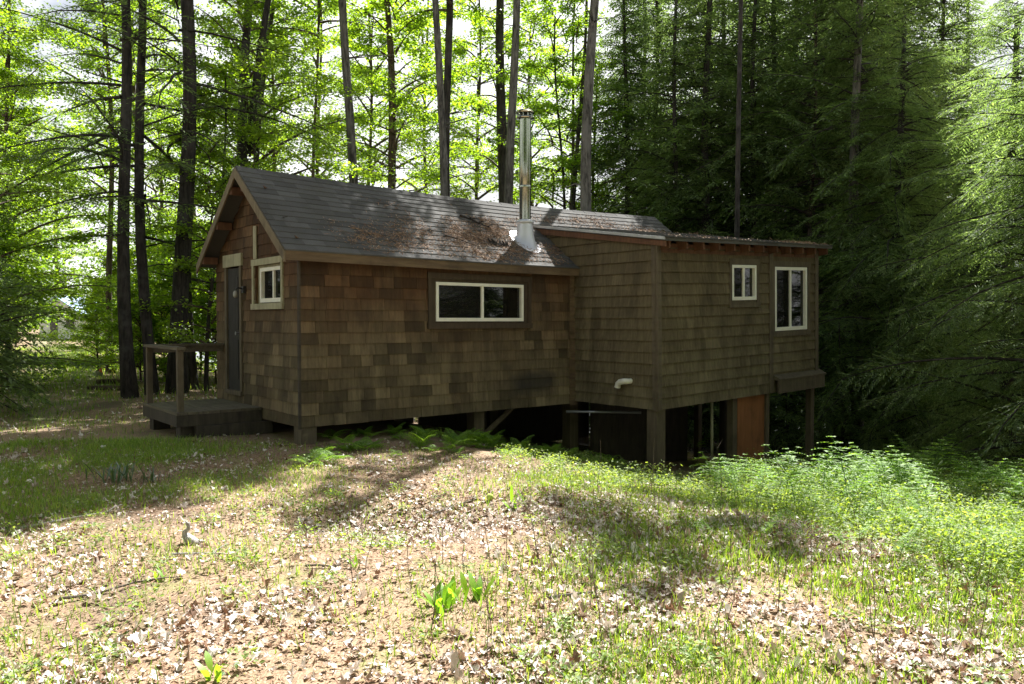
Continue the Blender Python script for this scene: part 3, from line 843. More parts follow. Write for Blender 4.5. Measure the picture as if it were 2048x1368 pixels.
def maple_crown(seed, H, z0, R, nb, per, lsz, mat='maple', sub=(5, 9), thin=.7):
    """limbs and leaves of a broadleaf crown around the z axis"""
    rg = np.random.default_rng(seed)
    mb = MB(); P, D, Nn = [], [], []
    for i in range(nb):
        u = (i + rg.random()) / nb
        z = z0 + (H - z0) * u ** .9
        L = R * (1 - .7 * u) * rg.uniform(.55, 1.15)
        az = i * 2.4 + rg.uniform(-.5, .5); el = math.radians(rg.uniform(12, 45) + 20 * u)
        pts, p, e = [], np.array([0, 0, z]), el
        d_az = az
        seg = 6
        for k in range(seg + 1):
            pts.append(p.copy())
            p = p + np.array([math.cos(d_az) * math.cos(e), math.sin(d_az) * math.cos(e), math.sin(e)]) * L / seg
            e -= math.radians(rg.uniform(3, 10)); d_az += rg.normal() * .12
        r = .010 + .012 * L
        mb.tube(pts, [r * (1 - .85 * k / seg) for k in range(seg + 1)], 5, False)
        for j in range(int(rg.integers(*sub))):
            t = rg.uniform(.25, 1.0) * seg
            k = min(int(t), seg - 1); b = pts[k] + (pts[k + 1] - pts[k]) * (t - k)
            sa = d_az + rg.choice((-1, 1)) * rg.uniform(.4, 1.3); sl_ = L * rg.uniform(.18, .42)
            sdir = np.array([math.cos(sa), math.sin(sa), rg.uniform(-.15, .3)])
            tip = b + sdir * sl_
            mb.tube([b, (b + tip) / 2 + np.array([0, 0, .02]), tip], [.008, .006, .003], 4, False)
            n = int(per * rg.uniform(.5, 1.4) * (1 - thin * u)) + 2
            tt = rg.uniform(.1, 1.15, n)[:, None]
            pos = b + sdir * sl_ * tt
            lat = np.array([-sdir[1], sdir[0], 0])
            pos = pos + lat * rg.normal(0, .16, n)[:, None] * (.5 + sl_) + np.array([0, 0, 1]) * rg.normal(-.02, .06, n)[:, None]
            P.append(pos)
            dd = sdir * .6 + lat * rg.normal(0, .8, n)[:, None] + rg.normal(0, .3, (n, 3)); dd[:, 2] -= .25
            D.append(dd)
            Nn.append(np.array([0, 0, 1.0]) + rg.normal(0, .42, (n, 3)))
    P = np.concatenate(P); D = np.concatenate(D); Nn = np.concatenate(Nn)
    L = rg.uniform(.7, 1.25, len(P)) * lsz
    V, T = leaf_verts(P, D, Nn, L, L * .85, .12, .42)
    return join_crown(mb, V, T, M[mat], M['bark_brown'])

def hemlock_crown(seed, H, z0, R, nb, fine=1.0, mat='hemlock', power=.75, dens=1.0, droop=1.0, az_range=None, wide=1.0):
    rg = np.random.default_rng(seed)
    mb = MB(); P, D, Nn, LL, WW = [], [], [], [], []
    for i in range(nb):
        u = (i + rg.random()) / nb
        z = z0 + (H - z0) * u
        L = max(R * (1 - u) ** power * (rg.uniform(.35, .8) if rg.random() < .35 else rg.uniform(.75, 1.2)), .25)
        az = rg.uniform(0, 2 * PI) if az_range is None else rg.uniform(*az_range)
        e = math.radians(rg.uniform(-18, 32)); seg = 7
        pts, p, a = [], np.array([0, 0, z]), az
        for k in range(seg + 1):
            pts.append(p.copy())
            p = p + np.array([math.cos(a) * math.cos(e), math.sin(a) * math.cos(e), math.sin(e)]) * L / seg
            e -= math.radians(rg.uniform(2, 8)) * droop; a += rg.normal() * .11
        pts = np.array(pts)
        mb.tube(pts, [(.006 + .009 * L) * (1 - .88 * k / seg) for k in range(seg + 1)], 5, False)
        ns = max(int(L / (.075 / dens)), 4)
        roll = rg.normal(0, .45)
        for s in range(ns):
            t = .12 + .88 * (s + rg.random()) / ns
            k = min(int(t * seg), seg - 1); fr = t * seg - k
            b = pts[k] + (pts[k + 1] - pts[k]) * fr
            tan = norm(pts[k + 1] - pts[k])
            side = norm(np.cross(tan, [0, 0, 1]) + np.array([0, 0, 1]) * (roll + rg.normal(0, .25))) * (1 if s % 2 else -1)
            sl_ = (.42 * L * (1 - t) ** .7 + .10) * rg.uniform(.5, 1.2)
            sl_ = min(sl_, .75)
            sd_ = norm(tan * rg.uniform(.4, 1.1) + side + np.array([0, 0, rg.uniform(-.5, .12)]))
            nl = max(int(sl_ / (.040 / fine)), 3)
            q = (np.arange(nl) + .5) / nl
            pos = b + sd_ * (sl_ * q)[:, None] + np.array([0, 0, -1]) * (.18 * sl_ * q ** 2)[:, None]
            ls = norm(np.cross(sd_, [0, 0, 1]))
            sg = np.where(np.arange(nl) % 2, 1, -1)[:, None]
            dd = sd_ * .75 + ls * sg * (.85 - .5 * q)[:, None] + rg.normal(0, .12, (nl, 3)) + np.array([0, 0, -.12])
            P.append(pos); D.append(dd)
            Nn.append(np.array([0, 0, 1.0]) + rg.normal(0, .3, (nl, 3)))
            LL.append((.055 + .10 * (1 - q)) * rg.uniform(.8, 1.3, nl) / fine ** .5)
            WW.append(rg.uniform(.016, .026, nl) / fine ** .3 * wide)
    P = np.concatenate(P); V, T = leaf_verts(P, np.concatenate(D), np.concatenate(Nn), np.concatenate(LL), np.concatenate(WW), .1, .4)
    return join_crown(mb, V, T, M[mat], M['bark_dark'])

def tree(name, label, cat, px, depth, w_px, ptop=None, crown=None, H=15.0, mat='bark_dark', group=None, crown_z=0.0, rz=None, scale=1.0, xy=None, wob=.09, fork=None, flare=1.35, stubs=9):
    """trunk built for this tree alone, its crown meshes shared; ptop = photo column of the trunk at the top of the frame"""
    X, Y = xy if xy else (pxX(px, depth), depth)
    Z = gz(X, Y)
    o = tag(empty(name, (X, Y, Z)), label, cat, group)
    r0 = w_px / F * Y / 2
    ztop = EYE + 640 / F * Y - Z
    dx = 0 if ptop is None else (pxX(ptop, Y) - X) / ztop
    ph = random.uniform(0, 6)
    pts = []
    n = 14
    for i in range(n + 1):
        z = -.25 + (H + .25) * i / n
        pts.append((dx * max(z, 0) + wob * math.sin(z * .55 + ph) - wob * math.sin(ph), wob * math.cos(z * .43 + ph) - wob * math.cos(ph), z))
    link('trunk', trunk_mesh('trunk', pts, r0, r0 * .35, mat, flare, stubs=0 if group else stubs), o)
    if fork:
        zf, ddx, ddy = fork
        pf = [(dx * zf, 0, zf - .3)] + [(dx * zf + ddx * t * (.6 + .4 * t), ddy * t, zf + t * (H - zf) * .85) for t in (.12, .3, .5, .75, 1)]
        mb = MB(); mb.tube(pf, [r0 * .7, r0 * .62, r0 * .55, r0 * .45, r0 * .3, r0 * .15], 9); mb.build('limb', M[mat], o, True)
    if crown:
        rz = random.uniform(0, 2 * PI) if rz is None else rz
        top = (dx * 6, 0, crown_z)
        link('crown', crown, o, top, rz, scale)
    return o

# crown meshes shared by the trees
CR = {
 'mapleA': maple_crown(1, 13, 1.4, 3.3, 56, 120, .080),
 'mapleB': maple_crown(2, 14, 3.4, 3.4, 48, 120, .080),
 'mapleC': maple_crown(3, 15, 5.4, 3.3, 44, 105, .078),
 'tuft': maple_crown(14, 17.5, 13.4, 1.75, 16, 30, .10, thin=.1),
 'top': maple_crown(13, 20, 11.0, 2.7, 48, 80, .11, thin=.2),
 'bush': maple_crown(4, 3.2, .2, 1.7, 36, 80, .070),
 'sap': maple_crown(5, 7.5, .8, 1.9, 40, 70, .075),
 'thin': maple_crown(6, 15, 6.5, 2.3, 26, 70, .08),
 'hemA': hemlock_crown(7, 14, .9, 3.0, 270, .78, dens=1.2, wide=1.7, power=.6),
 'hemB': hemlock_crown(8, 17, 2.0, 3.2, 270, .78, dens=1.2, wide=1.7, power=.6),
 'hemNear': hemlock_crown(9, 10, .4, 4.0, 260, 1.45, mat='hemlock_lit_tone', dens=1.3, wide=1.1, power=.55),
 'hemNearB': hemlock_crown(19, 11, .4, 3.6, 260, 1.45, mat='hemlock_lit_tone', dens=1.3, wide=1.1, power=.55, droop=1.3),
 'hemSmall': hemlock_crown(10, 4.2, .25, 1.6, 90, .85, dens=1.2, wide=1.5),
 'pine': hemlock_crown(12, 16, 3.4, 3.7, 46, .75, dens=.7, power=.5, droop=.6, wide=1.4),
}

T = tree
T('hemlock_tree', 'straight black barked trunk standing beside the grassy track', 'tree', 258, 17.0, 27, 244, CR['pine'], 16, 'bark_dark', rz=2.0)
T('hemlock_tree', 'slim dark trunk between the black trunk and the thick trunk by the porch', 'tree', 303, 17.6, 23, 290, CR['pine'], 16, 'bark_dark', rz=.4)
T('pine_tree', 'thickest dark grey trunk rising just behind the porch railing', 'tree', 352, 18.0, 36, 371, CR['pine'], 17, 'bark_dark', crown_z=1.5, rz=4.0)
T('broken_snag', 'broken off dark dead trunk close behind the porch', 'snag', 385, 19.2, 22, 372, None, 4.3, 'bark_dark')
T('maple_sapling', 'thin dark sapling squeezed between the broken snag and the gable', 'sapling', 411, 18.6, 9, 430, CR['sap'], 7.5, 'bark_dark', wob=.16)
T('maple_tree', 'slender brownish trunk beside the logs at the track', 'tree', 221, 24, 13, 212, CR['mapleC'], 15, 'bark_brown', flare=1.8)
T('maple_tree', 'dark forked trunk just behind the front peak of the roof', 'tree', 486, 20, 26, 512, CR['mapleB'], 15, 'bark_dark', fork=(6.2, 1.2, .3))
T('maple_tree', 'dark slanting trunk crossing behind the forked maple', 'tree', 470, 22.5, 16, 560, CR['thin'], 15, 'bark_dark')
T('maple_tree', 'mossy dark trunk over the sloping half of the roof nearest the peak', 'tree', 702, 20.5, 22, 690, CR['top'], 21, 'bark_grey')
T('maple_tree', 'sunlit leaf covered pale trunk behind the middle of the ridge', 'tree', 808, 24, 24, 778, CR['mapleB'], 15, 'bark_brown', crown_z=.6)
T('pine_tree', 'bare grey trunk rising behind mid ridge with no low branches', 'tree', 877, 18.8, 19, 871, CR['top'], 20, 'bark_grey')
T('pine_tree', 'dark trunk immediately behind the bare grey trunk at mid ridge', 'tree', 909, 22, 21, 901, CR['top'], 20, 'bark_dark')
T('hemlock_tree', 'broad dark trunk to one side of the steel chimney', 'tree', 994, 23.5, 31, 1000, CR['thin'], 16, 'bark_dark', crown_z=.5)
T('pine_tree', 'grey trunk directly behind the steel chimney', 'tree', 1028, 20, 22, 1034, CR['top'], 21, 'bark_grey', crown_z=5, scale=.75)
T('maple_sapling', 'wavy pole sapling seen just past the chimney', 'sapling', 1102, 25, 9, 1110, CR['thin'], 13, 'bark_dark', wob=.2)
T('maple_tree', 'thin pale trunk leaning toward the big grey trunk', 'tree', 1118, 26, 11, 1152, CR['thin'], 14, 'bark_grey')
T('maple_tree', 'second thin leaning trunk tight beside the big grey trunk', 'tree', 1137, 25, 13, 1172, CR['thin'], 15, 'bark_dark')
T('pine_tree', 'big leaning grey trunk rising above the shed roof valley', 'tree', 1160, 18.3, 28, 1193, CR['thin'], 17, 'bark_grey', crown_z=9, scale=.5)
T('hemlock_tree', 'dim grey trunk among dark hemlocks beyond the addition end', 'tree', 1716, 19.5, 24, 1714, CR['hemB'], 16, 'bark_grey', rz=1)
T('hemlock_tree', 'dark hemlock trunk above the middle of the shed roof', 'tree', 1408, 22, 22, 1412, CR['hemA'], 15, 'bark_dark')
T('hemlock_tree', 'reddish slim trunk in the shade above the shed roof corner', 'tree', 1622, 21, 11, 1628, CR['hemB'], 15, 'bark_brown')
T('pine_tree', 'slim dark trunk above the small addition window', 'tree', 1474, 17, 13, 1478, CR['tuft'], 17.5, 'bark_dark', wob=.02, stubs=0)

# hemlocks whose lit boughs close the clearing
T('hemlock_tree', 'bright feathery hemlock with sunlit boughs overhanging the ferns', 'tree', 0, 0, 28, None, CR['hemNear'], 8.6, 'bark_dark', xy=(8.9, 11.9), rz=.6, scale=.92)
T('hemlock_tree', 'taller sunlit hemlock standing behind the bright feathery one', 'tree', 0, 0, 28, None, CR['hemNearB'], 9, 'bark_dark', xy=(9.8, 15.6), rz=2.6, scale=.9)
T('hemlock_tree', 'green hemlock between the feathery hemlock and the dark stand', 'tree', 0, 0, 22, None, CR['hemNearB'], 10, 'bark_dark', xy=(8.9, 18.2), rz=4.6, scale=.95)
T('hemlock_tree', 'hemlock with long dark boughs against the sky at the end of the fern bank', 'tree', 0, 0, 26, None, CR['pine'], 16, 'bark_dark', xy=(11.6, 15.2), rz=1.0)
T('hemlock_tree', 'low hemlock beside the shaded end of the fern bank', 'tree', 0, 0, 18, None, CR['hemNear'], 7, 'bark_dark', xy=(9.6, 9.6), rz=4.1, scale=.72)

# hemlock stand
k = 0
for px, d, v, s in [(1250, 25, 'hemA', .9), (1310, 27, 'hemB', 1), (1345, 22, 'hemA', .8), (1440, 27, 'hemB', 1.1), (1500, 22.5, 'hemA', .9), (1545, 24, 'hemB', 1.0), (1590, 28, 'hemA', 1.1),
                    (1660, 24, 'hemA', 1.1), (1690, 29, 'hemB', 1.1), (1765, 23, 'hemA', 1.05), (1800, 27, 'hemB', 1.1), (1870, 26, 'hemB', 1.0), 
                    (2120, 29, 'hemA', 1.1), (1920, 31, 'hemA', 1.1), (2010, 33, 'hemB', .75), (1850, 24, 'hemA', .75), (1280, 32, 'hemB', 1.1), (1400, 33, 'hemA', 1.2), (1520, 34, 'hemB', 1.2), (1640, 35, 'hemA', 1.2), (1750, 35, 'hemB', 1.2)]:
    T('hemlock_tree', 'dark shaded hemlock in the dense stand behind the shed addition', 'tree', px, d, 15, None, CR[v], 16.5 * s, 'bark_dark', 'hemlocks of the dense stand', scale=s * 1.18)
for px, d, s in [(1330, 19.5, .8), (1580, 18.5, .9), (1690, 17.6, .8), (1790, 18.0, .9), (1480, 18.8, .7), (1900, 18.5, 1.0), (1020, 19, .7), (1110, 20, .8), (1200, 19.5, .7), (1260, 21, .9), (930, 19.5, .7)]:
    T('hemlock_sapling', 'small dark hemlock under the dense stand past the addition', 'sapling', px, d, 7, None, CR['hemSmall'], 4 * s, 'bark_dark', 'small hemlocks under the dense stand', scale=s)
for px, d, v, s in [(-60, 16, 'mapleA', .8), (20, 20, 'mapleA', .9), (-150, 22, 'mapleB', 1), (-110, 27, 'mapleA', 1), (-20, 30, 'mapleB', 1.1), (275, 27, 'mapleC', 1), (318, 36, 'mapleC', 1),
                    (385, 44, 'mapleB', 1.1), (545, 27, 'mapleC', 1.05), (640, 25, 'top', 1), (745, 31, 'mapleC', 1.2), (955, 33, 'mapleC', 1.3), (850, 35, 'mapleC', 1.35), (640, 34, 'mapleC', 1.3),
                    (1060, 33, 'mapleC', 1.25), (1190, 28, 'mapleB', .95), (30, 46, 'mapleB', 1.1), (-60, 42, 'mapleA', 1.2), (120, 62, 'mapleA', 1.2), (520, 37, 'mapleB', 1.1)]:
    T('maple_tree', 'light green leafy maple filling the woods behind the cabin and the track', 'tree', px, d, 10, None, CR[v], 13.5 * s, 'bark_brown', 'leafy maples of the woods', scale=s)
for px, d, s, v in [(560, 19, .8, 'bush'), (640, 20, .9, 'bush'), (740, 21, .95, 'bush'), (830, 21.5, 1, 'bush'), (930, 21, .95, 'bush'), (980, 20, .85, 'bush'), (1070, 22, 1, 'bush'), (1170, 23, 1.1, 'bush'), (600, 23, 1.3, 'bush'), (780, 24, 1.2, 'bush'),
                    (430, 21, 1, 'bush'), (330, 22, .9, 'bush'), (280, 21, .8, 'bush'), (400, 23, 1.2, 'bush'), (470, 25, 1.4, 'sap'), (196, 23, .62, 'bush'), (212, 29, .9, 'bush'), (240, 31, 1.3, 'bush'),
                    (10, 24, 1.3, 'sap'), (20, 36, 1.2, 'bush'), (-40, 19, 1.4, 'bush'), (360, 30, 1.6, 'bush'), (300, 33, 1.8, 'bush')]:
    T('maple_sapling', 'leafy waist high maple sapling in the understory', 'sapling', px, d, 4, None, CR[v], (3 if v == 'bush' else 7) * s, 'bark_brown', 'leafy saplings of the understory', scale=s)
for px, d, s in [(-95, 14.5, 1.15), (-45, 18.5, 1.0), (-110, 13, 1.3), (-70, 17, 1.5)]:
    T('hemlock_sapling', 'low dark hemlock crowding the edge of the track', 'sapling', px, d, 8, None, CR['hemSmall'], 4 * s, 'bark_dark', 'low hemlocks along the track', scale=s)

for x, y, v, s in [(-13, 9.5, 'mapleA', .9), (-15, 4, 'hemA', 1), (-12, -1, 'mapleB', 1), (-11, -7, 'hemA', 1), (-6, -10, 'mapleA', 1), (-2, -12, 'hemA', 1.1), (3, -11, 'mapleB', 1), (7, -9, 'hemA', 1), (11, -5, 'mapleA', 1), (13, 1, 'hemA', 1), (13.5, 6, 'mapleA', .9),
                   (-16, -12, 'mapleA', 1.2), (-8, -17, 'hemB', 1.2), (1, -18, 'mapleA', 1.2), (9, -16, 'hemB', 1.2), (16, -10, 'mapleA', 1.2), (18, 4, 'hemB', 1.1), (-19, 1, 'hemB', 1.1), (-4, -9, 'hemB', 1.3), (2.5, -8.5, 'hemB', 1.3), (-9, -8.5, 'hemB', 1.3), (6, -12, 'hemB', 1.4), (-1, -14, 'hemB', 1.5), (-13, -12, 'hemB', 1.4), (12, -9, 'hemB', 1.3)]:
    T('hemlock_tree' if v[0] == 'h' else 'maple_tree', 'tree at the rim of the clearing facing the cabin', 'tree', 0, 0, 30, None, CR[v], 14 * s, 'bark_brown', 'trees round the rim of the clearing', scale=s, xy=(x, y))

# far woods, one mass
rg = np.random.default_rng(33)
cc = []
while len(cc) < 720:
    x, y = rg.uniform(-75, 60), rg.uniform(44, 85)
    s = x / y
    if -.28 < s < .13: continue
    z = rg.uniform(0, 17) ** 1.0
    if rg.random() < z / 26: continue
    cc.append((x, y, z + gz(x, y)))
cc = np.array(cc)
P = np.repeat(cc, 90, 0) + rg.normal(0, 1, (len(cc) * 90, 3)) * np.array([1.5, 1.5, .9])
V, Tt = leaf_verts(P, rg.normal(size=P.shape), np.array([0, 0, 1.0]) + rg.normal(0, .5, P.shape), rg.uniform(.18, .36, len(P)), rg.uniform(.14, .28, len(P)), .1)
tag(link('far_woods', np_mesh('far_woods', V, [Tt], M['far_leaf'])), 'distant leafy woods beyond the track and the lake edge', None, None, 'stuff')

# ------------------------------------------------------------------ distant cottage
KX, KY = pxX(105, 52), 52.0
kz = gz(KX, KY)
kot = tag(empty('cottage', (KX, KY, kz), math.radians(-28)), 'small pale cottage with bluish metal roof at the far end of the track', 'cottage')
mb = MB(); mb.box(-1.4, 3.2, 0, 5, -.3, 1.75)
mb.hexa([(-1.4, 0, 1.75), (3.2, 0, 1.75), (3.2, 5, 1.75), (-1.4, 5, 1.75), (.85, 0, 2.75), (.95, 0, 2.75), (.95, 5, 2.75), (.85, 5, 2.75)])
mb.build('wall', M['cottage_wall'], kot)
mb = MB()
for s in (-1, 1):
    x1 = .9 + s * 2.65; 
    mb.hexa([(.9, -.4, 2.80), (x1, -.4, 1.62), (x1, 5.3, 1.62), (.9, 5.3, 2.80), (.9, -.4, 2.87), (x1, -.4, 1.69), (x1, 5.3, 1.69), (.9, 5.3, 2.87)])
mb.build('roof', M['cottage_roof'], kot)
mb = MB(); mb.box(-.2, .55, -.04, -.005, 0, 1.55); mb.build('door', M['cottage_dark'], kot)
mb = MB(); mb.box(1.5, 2.3, -.04, -.005, .75, 1.35); mb.build('window', M['cottage_dark'], kot)

# ------------------------------------------------------------------ logs and small things by the track
def wpt(px, py, h=0.0):
    """point of the ground under a photo pixel"""
    d = np.array([(px - 1024) / F, CP + SP * (684 - py) / F, -SP + CP * (684 - py) / F])
    t = 1.0
    for _ in range(400):
        p = np.array([0, 0, EYE]) + d * t
        if p[2] <= gz(p[0], p[1]): break
        t += max((p[2] - gz(p[0], p[1])) * .8, .01)
    return p[0], p[1], gz(p[0], p[1]) + h
def log(px, py, l, r, ang, label, h=0.0):
    x, y, z = wpt(px, py)
    dx, dy = math.cos(ang) * l / 2, math.sin(ang) * l / 2
    mb = MB(); mb.tube([(x - dx, y - dy, z + r + h), (x - dx * .3, y - dy * .3, z + r + h + .01), (x + dx * .4, y + dy * .4, z + r + h), (x + dx, y + dy, z + r + h)], [r, r * 1.03, r * .95, r * .9], 12, True, .08)
    tag(mb.build('log', M['bark_brown'], None, True), label, 'log')
log(226, 781, 1.15, .055, .05, 'longer cut log lying across the ground beside the black trunk')
log(232, 768, .9, .06, .2, 'shorter cut log lying behind the longer one by the track')
x, y, z = wpt(196, 752)
mb = MB(); mb.lathe([(.12, 0), (.14, .06), (.12, .12), (.05, .15), (.001, .152)], (x, y, z - .01), 9)
st = tag(mb.build('marker_stone', M['stone'], None, True), 'small pale stone with an orange tip beside the track', 'stone')
mb = MB(); mb.lathe([(.05, 0), (.04, .08), (.015, .15), (.001, .152)], (x + .08, y, z + .1), 8); mb.build('orange_tip', M['orange'], st, True)
x, y, z = wpt(375, 1088)
mb = MB(); mb.tube([(x + .06, y, z - .02), (x + .02, y, z + .03), (x - .02, y + .01, z + .06), (x - .02, y + .01, z + .085), (x + .012, y, z + .115), (x + .004, y, z + .15), (x - .008, y - .01, z + .17)], [.05, .04, .028, .02, .014, .016, .004], 9, True, .2)
mb.tube([(x + .03, y, z + .02), (x + .12, y + .02, z + .012)], [.02, .01], 6)
tag(mb.build('driftwood', M['pale_wood'], None, True), 'small pale twisted piece of driftwood standing in the bare lawn', 'driftwood')
x, y, z = wpt(980, 1001)
mb = MB(); mb.lathe([(.033 * math.sin(t * PI / 8) + .0005, -.033 * math.cos(t * PI / 8)) for t in range(9)], (x, y, z + .03), 14)
tag(mb.build('ball', M['tennis'], None, True), 'small yellow green ball lying in the fallen leaves', 'ball')
x, y, z = wpt(1672, 962)
mb = MB(); mb.lathe([(.15, -.1), (.13, .1), (.12, .3), (.10, .42), (.03, .40), (.001, .39)], (x, y, z), 11)
tag(mb.build('stump', M['bark_dark'], None, True), 'dark broken stump standing among the ferns near the end post', 'stump')
twl = ['pale bent twig lying on the bare needles below the driftwood', 'long thin grey twig on the lawn in front of the porch', 'short dark twig on the needle carpet in the middle of the lawn', 'slanting brown twig across the near fallen leaves',
       'thin pale twig beside the leafy hollow', 'crooked brown twig near the green sprouts']
for (px, py, l, a), lab in zip([(400, 1112, .35, .1), (150, 1040, .8, .8), (655, 1135, .3, -.25), (250, 1180, .7, .6), (900, 1020, .5, .4), (1180, 1190, .6, .5)], twl):
    x, y, z = wpt(px, py)
    pts = [(x + math.cos(a) * l * t + random.uniform(-.02, .02), y + math.sin(a) * l * t + random.uniform(-.02, .02), gz(x + math.cos(a) * l * t, y + math.sin(a) * l * t) + .012 + random.uniform(0, .02)) for t in (-.5, -.2, .1, .3, .5)]
    branchlet('fallen_twig', pts, .009, 'twig' if 'brown' in lab or 'dark' in lab else 'pale_wood', lab, 'twig', side=3)

# ------------------------------------------------------------------ fallen leaves, grass, undergrowth
def inview(x, y, m=.06): return np.abs(x / np.maximum(y, .1)) < 1024 / F + m
def scat(n, x0, x1, y0, y1, dens, rg):
    x = rg.uniform(x0, x1, n); y = rg.uniform(y0, y1, n)
    k = (rg.random(n) < dens(x, y))
    return x[k], y[k]
def clump(x, y, s, ph=0.0):
    return .5 + .25 * np.sin(x * s + 1.3 * np.sin(y * s * .7 + ph)) + .25 * np.sin(y * s * 1.17 + 1.7 * np.sin(x * s * .8 + 2 + ph))
def undercabin(x, y):
    lx = (x - CORN[0]) * CA + (y - CORN[1]) * SA; ly = -(x - CORN[0]) * SA + (y - CORN[1]) * CA
    return ((lx > -.1) & (lx < 8.6) & (ly > -.05) & (ly < 3.3)) | ((lx > 4.8) & (lx < 9.5) & (ly > -1.9) & (ly < 1.2)) | ((lx > -1.25) & (lx < 0) & (ly > 1.2) & (ly < 2.95))
rg = np.random.default_rng(5)
MAPLE = np.array([(0, -.45), (.22, -.32), (.46, -.30), (.38, -.02), (.50, .22), (.27, .30), (0, .52), (-.27, .30), (-.50, .22), (-.38, -.02), (-.46, -.30), (-.22, -.32)])
def litter_mesh(x, y, size, lift, rg):
    n = len(x)
    z = ground(x, y) + lift
    base = np.concatenate([[[0, 0]], MAPLE])           # 13 verts
    k = len(base)
    L = size[:, None]
    a = rg.uniform(0, 2 * PI, n)[:, None]
    asp = rg.uniform(.5, 1.0, n)[:, None]
    jit = 1 + rg.normal(0, .16, (n, k))
    bx = base[None, :, 0] * L * asp * jit; by = base[None, :, 1] * L * jit
    c1 = rg.normal(1.5, 1.5, n)[:, None]; c2 = rg.normal(.6, 1.2, n)[:, None]
    bz = (c1 * (bx / L) ** 2 + c2 * (by / L) ** 2 + rg.normal(0, .5, n)[:, None] * bx * by / L ** 2) * L * .8 + rg.normal(0, .05, (n, k)) * L
    tx, ty = rg.normal(0, .28, n)[:, None], rg.normal(0, .28, n)[:, None]
    bz = bz + bx * tx + by * ty
    bz = bz - bz.min(1, keepdims=True) * .85
    X = x[:, None] + bx * np.cos(a) - by * np.sin(a); Y = y[:, None] + bx * np.sin(a) + by * np.cos(a)
    V = np.stack([X, Y, z[:, None] + bz], -1).reshape(-1, 3)
    tri = np.array([(0, i, i % 12 + 1) for i in range(1, 13)])
    T = (np.arange(n)[:, None, None] * k + tri[None]).reshape(-1, 3)
    return V, T
def d_lit(x, y):
    near = smooth01(7.5, 3.8, y) * (.42 + .5 * smooth01(-1.2, 1.5, x))
    bare = np.exp(-(((x + 1.1) / 1.3) ** 2 + ((y - 5.7) / .9) ** 2))
    d = (.15 + .85 * near) * (.12 + 1.35 * clump(x, y, 3.1) ** 1.5 * (.4 + .8 * clump(x, y, 6.3, 4)))
    d = d * (1 - .85 * bare) + .9 * np.exp(-(((x + .85) / .8) ** 2 + ((y - 6.8) / .6) ** 2))
    d = d + .7 * np.exp(-(((x - 1.4) / 1.1) ** 2 + ((y - 6.6) / .9) ** 2))
    d = d * (1 - .5 * smooth01(2.0, 4.0, x) * smooth01(5.5, 7.5, y))
    return np.clip(d, 0, 1) * inview(x, y)
x, y = scat(140000, -6.5, 6.5, 2.6, 9.5, d_lit, rg)
V1, T1 = litter_mesh(x, y, (.018 + .045 * rg.random(len(x)) ** 1.5) * rg.uniform(.7, 1.15, len(x)), rg.uniform(0, .025, len(x)), rg)
x, y = scat(32000, -14, 7, 9, 22, lambda x, y: .3 * clump(x, y, 1.7) * inview(x, y) * ~undercabin(x, y), rg)
V2, T2 = litter_mesh(x, y, rg.uniform(.03, .075, len(x)), rg.uniform(0, .01, len(x)), rg)
x, y = scat(190000, -6.5, 6.5, 2.6, 10.5, lambda x, y: (.35 + .5 * clump(x, y, 4.1, 2)) * inview(x, y), rg)
P = np.stack([x, y, ground(x, y) + rg.uniform(.002, .012, len(x))], -1)
Dv = rg.normal(size=P.shape) * np.array([1, 1, .15])
V3, T3 = leaf_verts(P, Dv, np.array([0, 0, 1.0]) + rg.normal(0, .4, P.shape), rg.uniform(.012, .06, len(P)), rg.uniform(.003, .014, len(P)), .2)
tag(link('needle_carpet', np_mesh('needle_carpet', V3, [T3], M['needle'])), 'fallen needles and leaf scraps covering the bare soil', None, None, 'stuff')
tag(link('leaf_litter', np_mesh('leaf_litter', np.concatenate([V1, V2]), [np.concatenate([T1, T2 + len(V1)])], M['litter'])), 'pale dry fallen leaves strewn over the clearing', None, None, 'stuff')

def d_grass(x, y):
    right = smooth01(-.6, 1.8, x - .1 * (y - 4))
    left = smooth01(-2.4, -3.6, x + .25 * (y - 7)) * smooth01(5.5, 7.5, y)
    d = .26 + 1.15 * right + .75 * left
    d = d * clump(x, y, 2.3, 1.0) ** 1.3 * 1.5 * (1 - .75 * smooth01(8.4, 9.4, y) * smooth01(-3.4, -2.4, x))
    bare = np.exp(-(((x + 1.0) / 1.3) ** 2 + ((y - 5.8) / 1.0) ** 2))
    return np.clip(d * (1 - .8 * bare), 0, 1) * inview(x, y) * ~undercabin(x, y)
def blades(x, y, h, w, rg):
    n = len(x)
    P = np.stack([x, y, ground(x, y) - .01], -1)
    a = rg.uniform(0, 2 * PI, n); lean_ = rg.uniform(.1, .8, n)
    dv = np.stack([np.cos(a) * lean_, np.sin(a) * lean_, np.ones(n)], -1)
    side = np.stack([-np.sin(a), np.cos(a), np.zeros(n)], -1) * w[:, None] / 2
    m = P + dv * (h * .55)[:, None]
    t = P + dv * h[:, None] * np.array([1.25, 1.25, .92])
    V = np.stack([P - side, P + side, m + side * .8, m - side * .8, t], 1).reshape(-1, 3)
    b = np.arange(n)[:, None] * 5
    return V, b + np.array([0, 1, 2, 3]), b + np.array([3, 2, 4])
x1, y1 = scat(300000, -6.5, 6.5, 2.6, 10.5, d_grass, rg)
x2, y2 = scat(120000, -26, -2, 9, 40, lambda x, y: np.clip(.7 * clump(x, y, 1.3) * np.exp(-((x - path_c(y)) / 2.6) ** 2) + .10 + .4 * smooth01(16, 10, y), 0, 1) * inview(x, y) * ~undercabin(x, y), rg)
x = np.concatenate([x1, x2]); y = np.concatenate([y1, y2])
far = smooth01(9, 22, y)
